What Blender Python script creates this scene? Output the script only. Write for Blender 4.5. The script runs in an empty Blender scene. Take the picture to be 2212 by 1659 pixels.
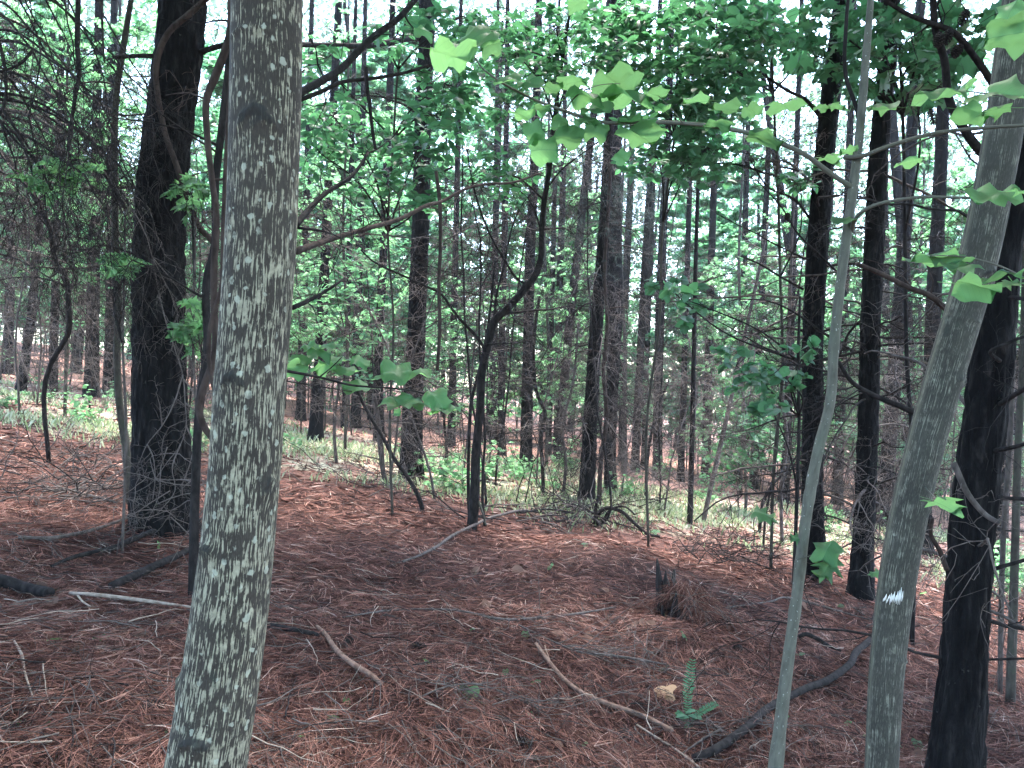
import bpy, math, random
import numpy as np
from mathutils import Vector, Matrix, noise as mnoise

rng = np.random.default_rng(11)
R = random.Random(5)
C = bpy.context.scene.collection
S = bpy.context.scene

# ------------------------------------------------------------------ camera, sky, sun, exposure
CAM = np.array([0.0, 0.0, 1.5])
ROLL = math.radians(2.0)
RIGHT = np.array([math.cos(ROLL), 0, math.sin(ROLL)])
UP = np.array([-math.sin(ROLL), 0, math.cos(ROLL)])
FWD = np.array([0.0, 1.0, 0.0])
FPX = 1662.0
cd = bpy.data.cameras.new('camera'); cam = bpy.data.objects.new('camera', cd); C.objects.link(cam)
cd.sensor_width = 36; cd.lens = 36 * FPX / 2212; cd.clip_start = 0.05; cd.clip_end = 600
M = Matrix.Identity(4)
for i in range(3):
    M[i][0] = RIGHT[i]; M[i][1] = UP[i]; M[i][2] = -FWD[i]; M[i][3] = CAM[i]
cam.matrix_world = M
S.camera = cam

SUN_EL, SUN_AZ = 70.0, 12.0
w = bpy.data.worlds.new('World'); S.world = w; w.use_nodes = True
nt = w.node_tree; bg = nt.nodes['Background']
sky = nt.nodes.new('ShaderNodeTexSky'); sky.sky_type = 'NISHITA'; sky.sun_disc = False
sky.sun_elevation = math.radians(SUN_EL); sky.sun_rotation = math.radians(SUN_AZ)
sky.air_density = 1.0; sky.dust_density = 1.5; sky.ozone_density = 1.0
nt.links.new(sky.outputs[0], bg.inputs[0]); bg.inputs[1].default_value = 0.15
sl = bpy.data.lights.new('sun', 'SUN'); sl.energy = 1.5; sl.angle = math.radians(14); sl.color = (1.0, 0.95, 0.87)
so = bpy.data.objects.new('sun', sl); C.objects.link(so)
so.rotation_euler = (math.radians(-(90 - SUN_EL)), 0, math.radians(-SUN_AZ)); so.location = (0, 0, 30)
S.view_settings.view_transform = 'Standard'; S.view_settings.look = 'None'
S.view_settings.gamma = 1; S.view_settings.use_curve_mapping = False
S.view_settings.exposure = 3.8
S.cycles.max_bounces = 6; S.cycles.diffuse_bounces = 3; S.cycles.transmission_bounces = 4
S.cycles.use_denoising = True

# ------------------------------------------------------------------ placing helpers
def P(px, py, z):
    return CAM + RIGHT * ((px - 1106) / FPX * z) + UP * (-(py - 829.5) / FPX * z) + FWD * z

def lump(x, y):
    return (0.05 * np.sin(x * 1.3 + 0.7 * np.sin(y * 0.9)) * np.sin(y * 1.1 + 1.0)
            + 0.025 * np.sin(x * 3.1 + y * 1.7) * np.cos(y * 2.7 - x * 0.8)
            + 0.012 * np.sin(x * 7.3 - y * 5.1) * np.cos(y * 6.1 + x * 2.2))

def H(x, y):
    x = np.asarray(x, float); y = np.asarray(y, float)
    side = 7.0 * np.tanh(-0.13 * x / 7.0)
    away = -1.4 * np.tanh(0.02 * np.maximum(y - 3, 0) / 1.4)
    hump = 0.12 * np.exp(-((x - 1.15) ** 2 + (y - 4.9) ** 2) / 0.10) + 0.16 * np.exp(-((x - 1.1) ** 2 + (y - 7.7) ** 2) / 0.5)
    near = np.clip(1 - np.hypot(x, y - 5) / 9, 0, 1)
    fine = 0
    for k in range(3):
        fine = fine + near * 0.012 / (k + 1) * np.sin(x * (5 + 4 * k) + np.sin(y * 2.3 + k) * 2) * np.sin(y * (6 + 3.3 * k) + np.cos(x * 3.1) * 2)
    fine = fine + near * 0.016 * (np.sin(x * 17.3 + 2.1 * np.sin(y * 7.9 + x * 3.3)) * np.sin(y * 14.1 + 2.3 * np.sin(x * 9.7 - y * 2.9)))
    return side + away + fine + lump(x, y) * np.clip(1.3 - y / 60, 0.3, 1) + hump

def G(px, py):
    """the point where a sight line meets the ground, and its depth"""
    z = 2.0; last = z
    while z < 120:
        p = P(px, py, z)
        if p[2] < H(p[0], p[1]):
            a, b = last, z
            for _ in range(25):
                m = (a + b) / 2; q = P(px, py, m)
                if q[2] < H(q[0], q[1]): b = m
                else: a = m
            q = P(px, py, b); return np.array([q[0], q[1], float(H(q[0], q[1]))]), b
        last = z; z *= 1.03
    return P(px, py, 60), 60.0

def unit(v):
    v = np.asarray(v, float); return v / (np.linalg.norm(v) + 1e-9)

# ------------------------------------------------------------------ mesh collector
class MB:
    def __init__(self):
        self.v = []; self.f = []; self.n = 0; self.t = []; self.uv = []; self.has_uv = False
    def add(self, verts, faces, tint=0.5, uv=None):
        verts = np.asarray(verts, float)
        self.v.append(verts)
        for f in faces: self.f.append(np.asarray(f, np.int64) + self.n)
        self.n += len(verts)
        self.t.append(np.full(len(verts), tint) if np.isscalar(tint) else np.asarray(tint, float))
        self.uv.append(np.zeros((len(verts), 2)) if uv is None else uv)
    def tube(self, pts, r0, r1, seg=5, tint=0.5, smooth=0, radii=None, cap=True):
        pts = np.asarray(pts, float)
        if smooth: pts = spline(pts, smooth)
        n = len(pts)
        rad = np.linspace(r0, r1, n) if radii is None else np.interp(np.linspace(0, 1, n), np.linspace(0, 1, len(radii)), radii)
        t = np.gradient(pts, axis=0); t /= (np.linalg.norm(t, axis=1)[:, None] + 1e-9)
        ref = np.eye(3)[np.argmin(np.abs(t.mean(0)))]
        a = np.cross(t, ref); a /= (np.linalg.norm(a, axis=1)[:, None] + 1e-9)
        b = np.cross(t, a)
        ang = np.linspace(0, 2 * np.pi, seg, endpoint=False)
        ring = pts[:, None, :] + rad[:, None, None] * (np.cos(ang)[None, :, None] * a[:, None, :] + np.sin(ang)[None, :, None] * b[:, None, :])
        i = np.arange(n - 1)[:, None] * seg; j = np.arange(seg)[None, :]; k = (np.arange(seg) + 1)[None, :] % seg
        q = np.stack([i + j, i + k, i + seg + k, i + seg + j], -1).reshape(-1, 4)
        L = np.concatenate([[0], np.cumsum(np.linalg.norm(np.diff(pts, axis=0), axis=1))])
        uv = np.stack([np.broadcast_to(ang[None, :] * rad[:, None], (n, seg)), np.broadcast_to(L[:, None], (n, seg))], -1).reshape(-1, 2)
        fs = [q]
        if cap and seg >= 3:
            fs.append(np.arange(seg)[None, ::-1].copy()); fs.append((np.arange(seg) + (n - 1) * seg)[None, :])
        self.add(ring.reshape(-1, 3), fs, tint, uv)
    def mesh(self, name, mat, off=(0, 0, 0), smooth=True):
        v = np.concatenate(self.v) - np.asarray(off)[None, :]
        me = bpy.data.meshes.new(name)
        loops = []; starts = []; totals = []; c = 0
        for f in self.f:
            k = f.shape[1]; m = f.shape[0]
            loops.append(f.reshape(-1)); starts.append(c + np.arange(m) * k); totals.append(np.full(m, k)); c += m * k
        loops = np.concatenate(loops); starts = np.concatenate(starts); totals = np.concatenate(totals)
        me.vertices.add(len(v)); me.vertices.foreach_set('co', v.astype(np.float32).ravel())
        me.loops.add(len(loops)); me.loops.foreach_set('vertex_index', loops.astype(np.int32))
        me.polygons.add(len(starts)); me.polygons.foreach_set('loop_start', starts.astype(np.int32))
        me.polygons.foreach_set('loop_total', totals.astype(np.int32))
        me.polygons.foreach_set('use_smooth', np.full(len(starts), smooth))
        me.update(calc_edges=True)
        at = me.attributes.new('tint', 'FLOAT', 'POINT'); at.data.foreach_set('value', np.concatenate(self.t).astype(np.float32))
        uvs = np.concatenate(self.uv)[loops]
        ul = me.uv_layers.new(name='UVMap'); ul.data.foreach_set('uv', uvs.astype(np.float32).ravel())
        me.materials.append(mat)
        return me

def spline(pts, k):
    """smooth curve through the points (chord-length tangents, so short and long spans mix safely)"""
    p = np.asarray(pts, float); n = len(p)
    if n < 3: return p[0] + (p[-1] - p[0]) * np.linspace(0, 1, k + 1)[:, None]
    h = np.linalg.norm(np.diff(p, axis=0), axis=1)[:, None] + 1e-6
    sl = np.diff(p, axis=0) / h
    m = np.empty_like(p); m[1:-1] = (sl[:-1] * h[1:] + sl[1:] * h[:-1]) / (h[1:] + h[:-1]); m[0] = sl[0]; m[-1] = sl[-1]
    t = np.linspace(0, 1, k, endpoint=False)[None, :, None]
    a, b, ma, mb_ = p[:-1, None], p[1:, None], (m[:-1] * h)[:, None], (m[1:] * h)[:, None]
    q = (2 * t ** 3 - 3 * t ** 2 + 1) * a + (t ** 3 - 2 * t ** 2 + t) * ma + (-2 * t ** 3 + 3 * t ** 2) * b + (t ** 3 - t ** 2) * mb_
    return np.vstack([q.reshape(-1, 3), p[-1:]])

def thing(name, label, cat, loc=(0, 0, 0), group=None):
    o = bpy.data.objects.new(name, None); C.objects.link(o); o.location = loc
    o.empty_display_size = 0.1
    o['label'] = label; o['category'] = cat
    if group: o['group'] = group
    return o
def part(name, mb, mat, parent, kind=None, label=None, smooth=True):
    if not mb.v: return None
    off = np.array(parent.location)
    if parent.parent: off = off + np.array(parent.parent.location)
    me = mb.mesh(name, mat, off, smooth)
    o = bpy.data.objects.new(name, me); C.objects.link(o); o.parent = parent
    if kind: o['kind'] = kind
    if label: o['label'] = label
    return o
def solo(name, mb, mat, label=None, cat=None, group=None, loc=(0, 0, 0), kind=None, smooth=True):
    me = mb.mesh(name, mat, loc, smooth)
    o = bpy.data.objects.new(name, me); C.objects.link(o); o.location = loc
    if label: o['label'] = label; o['category'] = cat
    if group: o['group'] = group
    if kind: o['kind'] = kind
    return o
def copy_tree(o, parent=None):
    c = o.copy(); C.objects.link(c)
    if parent: c.parent = parent
    for ch in list(o.children): copy_tree(ch, c)
    return c

# ------------------------------------------------------------------ materials
class NB:
    def __init__(self, name):
        self.m = bpy.data.materials.new(name); self.m.use_nodes = True
        self.t = self.m.node_tree; self.bsdf = self.t.nodes['Principled BSDF']; self.out = self.t.nodes['Material Output']
    def n(self, typ, **kw):
        nd = self.t.nodes.new(typ)
        for k, v in kw.items():
            if k.startswith('i_'):
                key = k[2:]; key = int(key) if key.isdigit() else key
                if hasattr(v, 'is_output'): self.t.links.new(v, nd.inputs[key])
                else: nd.inputs[key].default_value = v
            else: setattr(nd, k, v)
        return nd
    def link(self, a, b): self.t.links.new(a, b)
    def math(self, op, a, b=0.0, clamp=False):
        nd = self.t.nodes.new('ShaderNodeMath'); nd.operation = op; nd.use_clamp = clamp
        for i, v in enumerate((a, b)):
            if hasattr(v, 'is_output'): self.link(v, nd.inputs[i])
            else: nd.inputs[i].default_value = v
        return nd.outputs[0]
    def mix(self, fac, a, b):
        nd = self.t.nodes.new('ShaderNodeMix'); nd.data_type = 'RGBA'
        for i, v in ((0, fac), (6, a), (7, b)):
            if hasattr(v, 'is_output'): self.link(v, nd.inputs[i])
            else: nd.inputs[i].default_value = v if i == 0 else (*v, 1)
        return nd.outputs[2]
    def ramp(self, fac, stops):
        nd = self.t.nodes.new('ShaderNodeValToRGB'); self.link(fac, nd.inputs[0])
        e = nd.color_ramp.elements
        while len(e) < len(stops): e.new(0.5)
        for q, (p, c) in zip(e, stops):
            q.position = p; q.color = (*c, 1) if len(c) == 3 else c
        return nd.outputs[0]
    def scaled(self, vec, s):
        return self.n('ShaderNodeVectorMath', operation='MULTIPLY', i_0=vec, i_1=s).outputs[0]
    def noise(self, vec, scale, detail=4, rough=0.55, dist=0.0):
        nd = self.n('ShaderNodeTexNoise', i_Scale=scale, i_Detail=detail, i_Roughness=rough, i_Distortion=dist)
        self.link(vec, nd.inputs['Vector']); return nd.outputs[0]
    def step(self, v, a, b):
        nd = self.n('ShaderNodeMapRange', interpolation_type='SMOOTHSTEP'); self.link(v, nd.inputs[0])
        nd.inputs[1].default_value = a; nd.inputs[2].default_value = b
        return nd.outputs[0]
    def bump(self, h, strength, dist=0.01):
        nd = self.n('ShaderNodeBump', i_Strength=strength, i_Distance=dist); self.link(h, nd.inputs['Height'])
        self.link(nd.outputs[0], self.bsdf.inputs['Normal'])
    def fin(self, col, rough=0.9, spec=0.2):
        b = self.bsdf
        if hasattr(col, 'is_output'): self.link(col, b.inputs['Base Color'])
        else: b.inputs['Base Color'].default_value = (*col, 1)
        if hasattr(rough, 'is_output'): self.link(rough, b.inputs['Roughness'])
        else: b.inputs['Roughness'].default_value = rough
        b.inputs['Specular IOR Level'].default_value = spec
        return self.m

def attr(nb, name='tint'):
    return nb.n('ShaderNodeAttribute', attribute_name=name).outputs['Fac']

def mat_pine():
    b = NB('pine_bark'); pos = b.n('ShaderNodeTexCoord').outputs['Object']
    a = b.noise(b.scaled(pos, (22, 22, 5)), 1.0, 6, 0.65)
    c = b.noise(b.scaled(pos, (60, 60, 14)), 1.0, 5, 0.7)
    col = b.ramp(a, [(0.3, (0.003, 0.003, 0.0035)), (0.55, (0.010, 0.0095, 0.0105)), (0.75, (0.032, 0.029, 0.030))])
    col = b.mix(b.step(attr(b), 0.5, 0.95), col, (0.070, 0.059, 0.054))
    lich = b.noise(pos, 26.0, 3, 0.6)
    col = b.mix(b.math('MULTIPLY', b.step(lich, 0.68, 0.74), 0.4), col, (0.11, 0.115, 0.10))
    b.bump(b.math('ADD', a, b.math('MULTIPLY', c, 0.6)), 0.9, 0.02)
    return b.fin(col, 0.95, 0.12)

def mat_poplar(name, base, pale, lichen_lo, lichen_hi, fine, algae=0.05, lichen_amt=0.12, cut=0.56, spots=0.36):
    """furrowed bark with chalky streaks and lichen patches; UV is in metres"""
    b = NB(name); uv = b.n('ShaderNodeUVMap').outputs[0]; obj = b.n('ShaderNodeTexCoord').outputs['Object']
    sc = b.n('ShaderNodeAttribute', attribute_name='tint').outputs['Fac']
    sep = b.n('ShaderNodeSeparateXYZ', i_0=uv)
    hmask = b.n('ShaderNodeMapRange', i_1=lichen_lo, i_2=lichen_hi, i_3=1.0, i_4=-0.15); b.link(sep.outputs[1], hmask.inputs[0])
    warp = b.noise(b.scaled(uv, (30, 12, 1)), 1.0, 3, 0.5)
    wv = b.n('ShaderNodeCombineXYZ', i_0=b.math('MULTIPLY', warp, 0.010), i_1=0.0).outputs[0]
    uvw = b.n('ShaderNodeVectorMath', operation='ADD', i_0=uv, i_1=wv).outputs[0]
    st = b.noise(b.scaled(uvw, (250 * fine, 19 / fine, 1)), 1.0, 2, 0.5)
    fineg = b.noise(b.scaled(uvw, (420 * fine, 60, 1)), 1.0, 3, 0.6)
    grain = b.noise(b.scaled(uv, (260, 60, 1)), 1.0, 3, 0.6)
    zone = b.noise(b.scaled(uv, (16, 12, 1)), 1.0, 5, 0.62)
    zone2 = b.noise(b.scaled(uv, (45, 34, 1)), 1.0, 4, 0.65)
    # how far the chalky crust has grown over the dark furrows here
    amount = b.math('ADD', b.math('MULTIPLY', b.math('SUBTRACT', zone, 0.5), 0.55), b.math('MULTIPLY', b.math('SUBTRACT', zone2, 0.5), 0.55))
    amount = b.math('ADD', amount, b.math('MULTIPLY', b.math('SUBTRACT', hmask.outputs[0], 0.45), lichen_amt))
    val = b.math('ADD', b.math('ADD', st, b.math('MULTIPLY', b.math('SUBTRACT', fineg, 0.5), 0.16)), amount)
    streak = b.step(val, cut - 0.02, cut + 0.085)
    big = b.noise(b.scaled(uv, (5, 3, 1)), 1.0, 3, 0.5)
    dark = b.mix(b.step(big, 0.35, 0.65), tuple(x * 0.7 for x in base), base)
    dark = b.mix(b.math('MULTIPLY', b.step(grain, 0.4, 0.7), 0.45), dark, tuple(x * 1.8 for x in base))
    tone = b.noise(b.scaled(uv, (70, 45, 1)), 1.0, 4, 0.7)
    col = b.mix(b.math('MULTIPLY', streak, 0.92), dark, b.mix(b.step(tone, 0.3, 0.7), tuple(x * 0.55 for x in pale), pale))
    # small round lichens
    wob = b.n('ShaderNodeTexNoise', i_Scale=70.0, i_Detail=3.0); b.link(uv, wob.inputs['Vector'])
    wadd = b.n('ShaderNodeVectorMath', operation='MULTIPLY_ADD', i_0=wob.outputs['Color'], i_1=(0.016, 0.016, 0), i_2=uv).outputs[0]
    vo = b.n('ShaderNodeTexVoronoi', i_Scale=1.0, i_Randomness=1.0); b.link(b.scaled(wadd, (48, 40, 1)), vo.inputs['Vector'])
    rad = b.math('MULTIPLY', b.math('POWER', b.n('ShaderNodeSeparateColor', i_0=vo.outputs['Color']).outputs[0], 2.0), 0.42)
    crust = b.math('MULTIPLY', b.step(b.math('SUBTRACT', rad, vo.outputs['Distance']), -0.05, 0.06), b.step(zone, spots, spots + 0.14))
    col = b.mix(b.math('MULTIPLY', crust, 0.72), col, b.mix(tone, (0.30, 0.32, 0.24), (0.60, 0.61, 0.50)))
    edge = b.n('ShaderNodeMapRange', i_1=0.0, i_2=algae, i_3=0.75, i_4=0.0); b.link(sep.outputs[0], edge.inputs[0])
    col = b.mix(b.math('MULTIPLY', edge.outputs[0], b.math('ADD', 0.4, b.math('MULTIPLY', grain, 0.6))), col, (0.20, 0.205, 0.155))
    moss = b.noise(b.scaled(uv, (9, 4, 1)), 1.0, 4, 0.6)
    col = b.mix(b.math('MULTIPLY', b.step(moss, 0.62, 0.74), 0.75), col, (0.035, 0.045, 0.038))
    col = b.mix(b.math('MULTIPLY', b.step(b.math('ADD', sc, b.math('MULTIPLY', b.math('SUBTRACT', zone2, 0.5), 0.9)), 0.4, 0.7), 0.92), col, b.mix(grain, (0.016, 0.016, 0.016), (0.05, 0.048, 0.043)))
    b.bump(b.math('ADD', b.math('MULTIPLY', streak, -0.6), b.math('ADD', b.math('MULTIPLY', grain, 0.5), b.math('MULTIPLY', crust, 0.25))), 0.55, 0.004)
    return b.fin(col, 0.85, 0.25)

def mat_smooth_bark():
    b = NB('smooth_bark'); uv = b.n('ShaderNodeUVMap').outputs[0]
    a = b.noise(b.scaled(uv, (60, 14, 1)), 1.0, 4, 0.6); s = b.noise(b.scaled(uv, (120, 90, 1)), 1.0, 2, 0.5)
    big = b.noise(b.scaled(uv, (8, 5, 1)), 1.0, 3, 0.5)
    col = b.ramp(a, [(0.3, (0.070, 0.070, 0.056)), (0.7, (0.15, 0.148, 0.12))])
    col = b.mix(b.math('MULTIPLY', b.step(big, 0.5, 0.7), 0.5), col, (0.10, 0.115, 0.085))
    col = b.mix(b.step(s, 0.66, 0.72), col, (0.34, 0.35, 0.32))
    b.bump(a, 0.3, 0.003)
    return b.fin(col, 0.75, 0.3)

def mat_wood(name, lo, hi, green=None):
    b = NB(name); pos = b.n('ShaderNodeTexCoord').outputs['Object']
    a = b.noise(b.scaled(pos, (30, 30, 12)), 1.0, 4, 0.6)
    col = b.mix(b.step(a, 0.3, 0.7), lo, hi)
    if green: col = b.mix(b.step(b.noise(pos, 9, 3), 0.5, 0.65), col, green)
    col = b.mix(b.math('MULTIPLY', attr(b), 0.35), col, tuple(min(1, x * 1.9) for x in hi))
    b.bump(b.noise(b.scaled(pos, (90, 90, 30)), 1.0, 4, 0.6), 0.5, 0.004)
    return b.fin(col, 0.95, 0.06)

def mat_leaf(name, lo, hi, trans, per_object=False, tr=0.45, rough=0.45, vein=False, gloss=0.35):
    b = NB(name)
    f = b.n('ShaderNodeObjectInfo').outputs['Random'] if per_object else attr(b)
    col = b.mix(f, lo, hi); tc = b.mix(f, tuple(x * 0.75 for x in trans), tuple(x * 1.2 for x in trans))
    if vein:
        oc = b.n('ShaderNodeTexCoord').outputs['Object']; sp = b.n('ShaderNodeSeparateXYZ', i_0=oc)
        ax = b.math('ABSOLUTE', sp.outputs[0])
        mid = b.math('SUBTRACT', 1.0, b.step(ax, 0.006, 0.022))
        side = b.math('SINE', b.math('MULTIPLY', b.math('SUBTRACT', sp.outputs[1], b.math('MULTIPLY', ax, 0.8)), 46.0))
        v = b.math('MAXIMUM', mid, b.math('MULTIPLY', b.step(side, 0.86, 1.0), 0.55))
        col = b.mix(b.math('MULTIPLY', v, 0.7), col, tuple(min(1, x * 1.8) for x in hi))
        tc = b.mix(b.math('MULTIPLY', v, 0.5), tc, tuple(x * 0.45 for x in trans))
        nz = b.noise(oc, 7.0, 3); col = b.mix(b.math('MULTIPLY', b.step(nz, 0.45, 0.75), 0.35), col, lo)
        b.bump(v, 0.25, 0.01)
    b.fin(col, rough, gloss)
    tl = b.n('ShaderNodeBsdfTranslucent'); b.link(tc, tl.inputs[0])
    mx = b.n('ShaderNodeMixShader', i_0=tr); b.link(b.bsdf.outputs[0], mx.inputs[1]); b.link(tl.outputs[0], mx.inputs[2])
    b.link(mx.outputs[0], b.out.inputs[0])
    return b.m

def mat_tint(name, stops, rough=0.8, spec=0.2, tr=None):
    b = NB(name); col = b.ramp(attr(b), stops); b.fin(col, rough, spec)
    if tr:
        tl = b.n('ShaderNodeBsdfTranslucent'); b.link(col, tl.inputs[0])
        mx = b.n('ShaderNodeMixShader', i_0=tr); b.link(b.bsdf.outputs[0], mx.inputs[1]); b.link(tl.outputs[0], mx.inputs[2])
        b.link(mx.outputs[0], b.out.inputs[0])
    return b.m

def mat_ground():
    b = NB('needle_floor'); pos = b.n('ShaderNodeTexCoord').outputs['Object']
    rot = b.n('ShaderNodeMapping', i_Rotation=(0, 0, 0.7)); b.link(pos, rot.inputs[0])
    n1 = b.noise(b.scaled(pos, (90, 14, 20)), 1.0, 4, 0.7, 0.8)
    n2 = b.noise(b.scaled(rot.outputs[0], (90, 12, 20)), 1.0, 4, 0.7, 0.8)
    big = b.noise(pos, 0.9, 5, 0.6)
    f = b.math('MAXIMUM', n1, n2)
    col = b.ramp(f, [(0.42, (0.014, 0.009, 0.008)), (0.56, (0.065, 0.032, 0.027)), (0.72, (0.18, 0.092, 0.074))])
    sep = b.n('ShaderNodeSeparateXYZ', i_0=pos)
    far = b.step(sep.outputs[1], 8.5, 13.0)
    col = b.mix(far, col, b.ramp(f, [(0.42, (0.12, 0.060, 0.048)), (0.6, (0.36, 0.205, 0.165)), (0.75, (0.52, 0.36, 0.31))]))  # pinkish far needles, made paler to carry the sunlit strip's brightness in colour
    band = b.math('MULTIPLY', b.step(sep.outputs[1], 9.5, 11.5), b.math('SUBTRACT', 1.0, b.step(sep.outputs[1], 15.5, 19.0)))
    g = b.math('MULTIPLY', band, b.step(b.noise(b.scaled(pos, (0.8, 1.6, 1)), 1.0, 5, 0.7), 0.44, 0.60))
    col = b.mix(b.math('MULTIPLY', g, 0.8), col, b.mix(n1, (0.38, 0.40, 0.26), (0.56, 0.56, 0.43)))  # grass tint, also lightened to brighten the sunlit strip
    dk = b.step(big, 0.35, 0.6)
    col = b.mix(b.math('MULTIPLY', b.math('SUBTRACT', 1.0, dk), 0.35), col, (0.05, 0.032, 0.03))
    b.bump(f, 0.8, 0.02)
    return b.fin(col, 0.95, 0.1)

PINE = mat_pine()
POP1 = mat_poplar('lichened_bark', (0.052, 0.044, 0.036), (0.45, 0.42, 0.305), 1.6, 2.7, 1.0, 0.05, 0.10, 0.572)
POP2 = mat_poplar('striped_bark', (0.058, 0.056, 0.047), (0.27, 0.27, 0.215), -3.0, -2.0, 1.8, 0.02, 0.0, 0.575, 0.58)
SMOOTH = mat_smooth_bark()
DEAD = mat_wood('dead_wood', (0.009, 0.0085, 0.009), (0.034, 0.030, 0.030))
TWIG = mat_wood('grey_twig', (0.042, 0.036, 0.034), (0.125, 0.106, 0.098))
BROWN = mat_wood('brown_stick', (0.10, 0.062, 0.048), (0.22, 0.145, 0.115))
PALE = mat_wood('bleached_stick', (0.17, 0.13, 0.105), (0.34, 0.28, 0.235))
VINE = mat_wood('vine_bark', (0.024, 0.018, 0.017), (0.070, 0.053, 0.047))
MOSSY = mat_wood('mossy_bark', (0.035, 0.032, 0.028), (0.085, 0.077, 0.067), (0.055, 0.058, 0.044))
NEARLEAF = mat_leaf('poplar_leaf', (0.040, 0.115, 0.065), (0.060, 0.155, 0.080), (0.25, 0.52, 0.19), True, 0.55, 0.5, True, 0.22)
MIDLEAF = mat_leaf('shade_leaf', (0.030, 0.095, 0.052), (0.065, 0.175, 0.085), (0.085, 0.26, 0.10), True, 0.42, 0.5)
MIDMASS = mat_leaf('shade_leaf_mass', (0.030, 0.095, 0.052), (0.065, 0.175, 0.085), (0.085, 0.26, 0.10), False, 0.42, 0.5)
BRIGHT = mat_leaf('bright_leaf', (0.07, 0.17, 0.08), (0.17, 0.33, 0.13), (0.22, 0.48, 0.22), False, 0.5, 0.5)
COOL = mat_leaf('cool_leaf', (0.055, 0.15, 0.09), (0.12, 0.28, 0.16), (0.16, 0.42, 0.19), False, 0.48, 0.5)
PALEWOOD = mat_leaf('far_canopy', (0.08, 0.13, 0.10), (0.12, 0.19, 0.14), (0.16, 0.27, 0.18), False, 0.5, 0.7, gloss=0.1)
FERN = mat_leaf('fern_leaf', (0.05, 0.13, 0.08), (0.08, 0.20, 0.12), (0.10, 0.25, 0.10), False, 0.35, 0.6)
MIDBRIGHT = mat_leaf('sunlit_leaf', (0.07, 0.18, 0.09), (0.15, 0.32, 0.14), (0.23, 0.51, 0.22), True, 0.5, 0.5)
NEEDLE = mat_tint('green_needles', [(0, (0.03, 0.075, 0.04)), (0.5, (0.07, 0.13, 0.07)), (1, (0.13, 0.19, 0.11))], 0.6, 0.3, 0.35)
DARKNEEDLE = mat_tint('dark_needles', [(0, (0.016, 0.034, 0.030)), (1, (0.05, 0.08, 0.065))], 0.6, 0.3, 0.2)
LITTER = mat_tint('fallen_needles', [(0, (0.020, 0.014, 0.014)), (0.3, (0.088, 0.042, 0.035)), (0.6, (0.205, 0.098, 0.077)), (0.82, (0.34, 0.185, 0.145)), (1, (0.55, 0.42, 0.36))], 0.85, 0.08)
GRASS = mat_tint('pale_grass', [(0, (0.18, 0.26, 0.12)), (0.6, (0.36, 0.44, 0.25)), (1, (0.55, 0.58, 0.42))], 0.6, 0.3, 0.4)
DRYLEAF = mat_tint('dry_leaf', [(0, (0.06, 0.045, 0.042)), (0.5, (0.16, 0.095, 0.072)), (1, (0.24, 0.17, 0.14))], 0.85, 0.1)
CONE = mat_tint('cone_scale', [(0, (0.012, 0.011, 0.012)), (1, (0.055, 0.045, 0.042))], 0.8, 0.2)
GOLD = mat_tint('yellow_leaf', [(0, (0.46, 0.28, 0.15)), (1, (0.5, 0.33, 0.2))], 0.5, 0.3, 0.3)

# ------------------------------------------------------------------ leaf shapes (base at the origin, blade along +Y, about 1 long)
def leaf_shape(half, droop, fold, petiole=0.35, cols=1, ruffle=0.0, seed=0, skew=0.0):
    g = np.random.default_rng(seed + 17)
    half = np.array(half, float); n = len(half)
    if cols > 1: half = half * (1 + g.normal(0, 0.02, half.shape))
    vs = []; fs4 = []
    mids = np.stack([np.zeros(n), half[:, 1].clip(0, None)], 1); mids[0] = (0, 0)
    for s in (1, -1):
        h2 = half * ((1, 1) if s == 1 or cols == 1 else (1, 1)) + (g.normal(0, 0.015, half.shape) if cols > 1 else 0)
        base = len(vs); w = cols + 1
        for (mx, my), (hx, hy) in zip(mids, h2):
            for c in range(w):
                f = c / cols; vs.append((s * hx * f, my * (1 - f) + hy * f))
        for i in range(n - 1):
            for c in range(cols):
                a = base + w * i + c
                q = (a, a + 1, a + w + 1, a + w) if s == 1 else (a + w, a + w + 1, a + 1, a)
                fs4.append(q)
    v = np.array(vs)
    z = -droop * (v[:, 1] - 0.2).clip(0, None) ** 2 + fold * np.abs(v[:, 0]) - 0.5 * droop * v[:, 0] ** 2 + skew * v[:, 0] * v[:, 1]
    if ruffle: z = z + ruffle * np.abs(v[:, 0]) * np.sin(v[:, 1] * 9 + 3 * np.sign(v[:, 0]) + seed) + ruffle * 0.4 * np.sin(v[:, 0] * 11 + seed * 2)
    v3 = np.column_stack([v, z])
    b = len(v3)
    v3 = np.vstack([v3, [(-0.012, 0, 0), (0.012, 0, 0), (0.010, -petiole, -0.1 * petiole), (-0.010, -petiole, -0.1 * petiole)]])
    fs4.append((b, b + 1, b + 2, b + 3))
    return v3, np.array(fs4)
TULIP = [(0, 0), (0.14, -0.05), (0.34, 0.0), (0.50, 0.12), (0.57, 0.25), (0.50, 0.36), (0.38, 0.46), (0.40, 0.60), (0.48, 0.79), (0.32, 0.85), (0.14, 0.83), (0.02, 0.76)]
STAR = [(0, 0), (0.20, -0.08), (0.42, -0.04), (0.26, 0.16), (0.56, 0.36), (0.28, 0.40), (0.22, 0.52), (0.36, 0.80), (0.14, 0.72), (0.0, 1.0)]
OVAL = [(0, 0), (0.13, 0.10), (0.25, 0.30), (0.28, 0.50), (0.22, 0.72), (0.10, 0.90), (0.0, 1.02)]
ROUND = [(0, 0), (0.26, -0.04), (0.46, 0.16), (0.50, 0.42), (0.36, 0.70), (0.12, 0.90), (0.0, 0.98)]
SPEAR = [(0, 0), (0.12, 0.25), (0.13, 0.5), (0.07, 0.8), (0.0, 1.0)]
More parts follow.
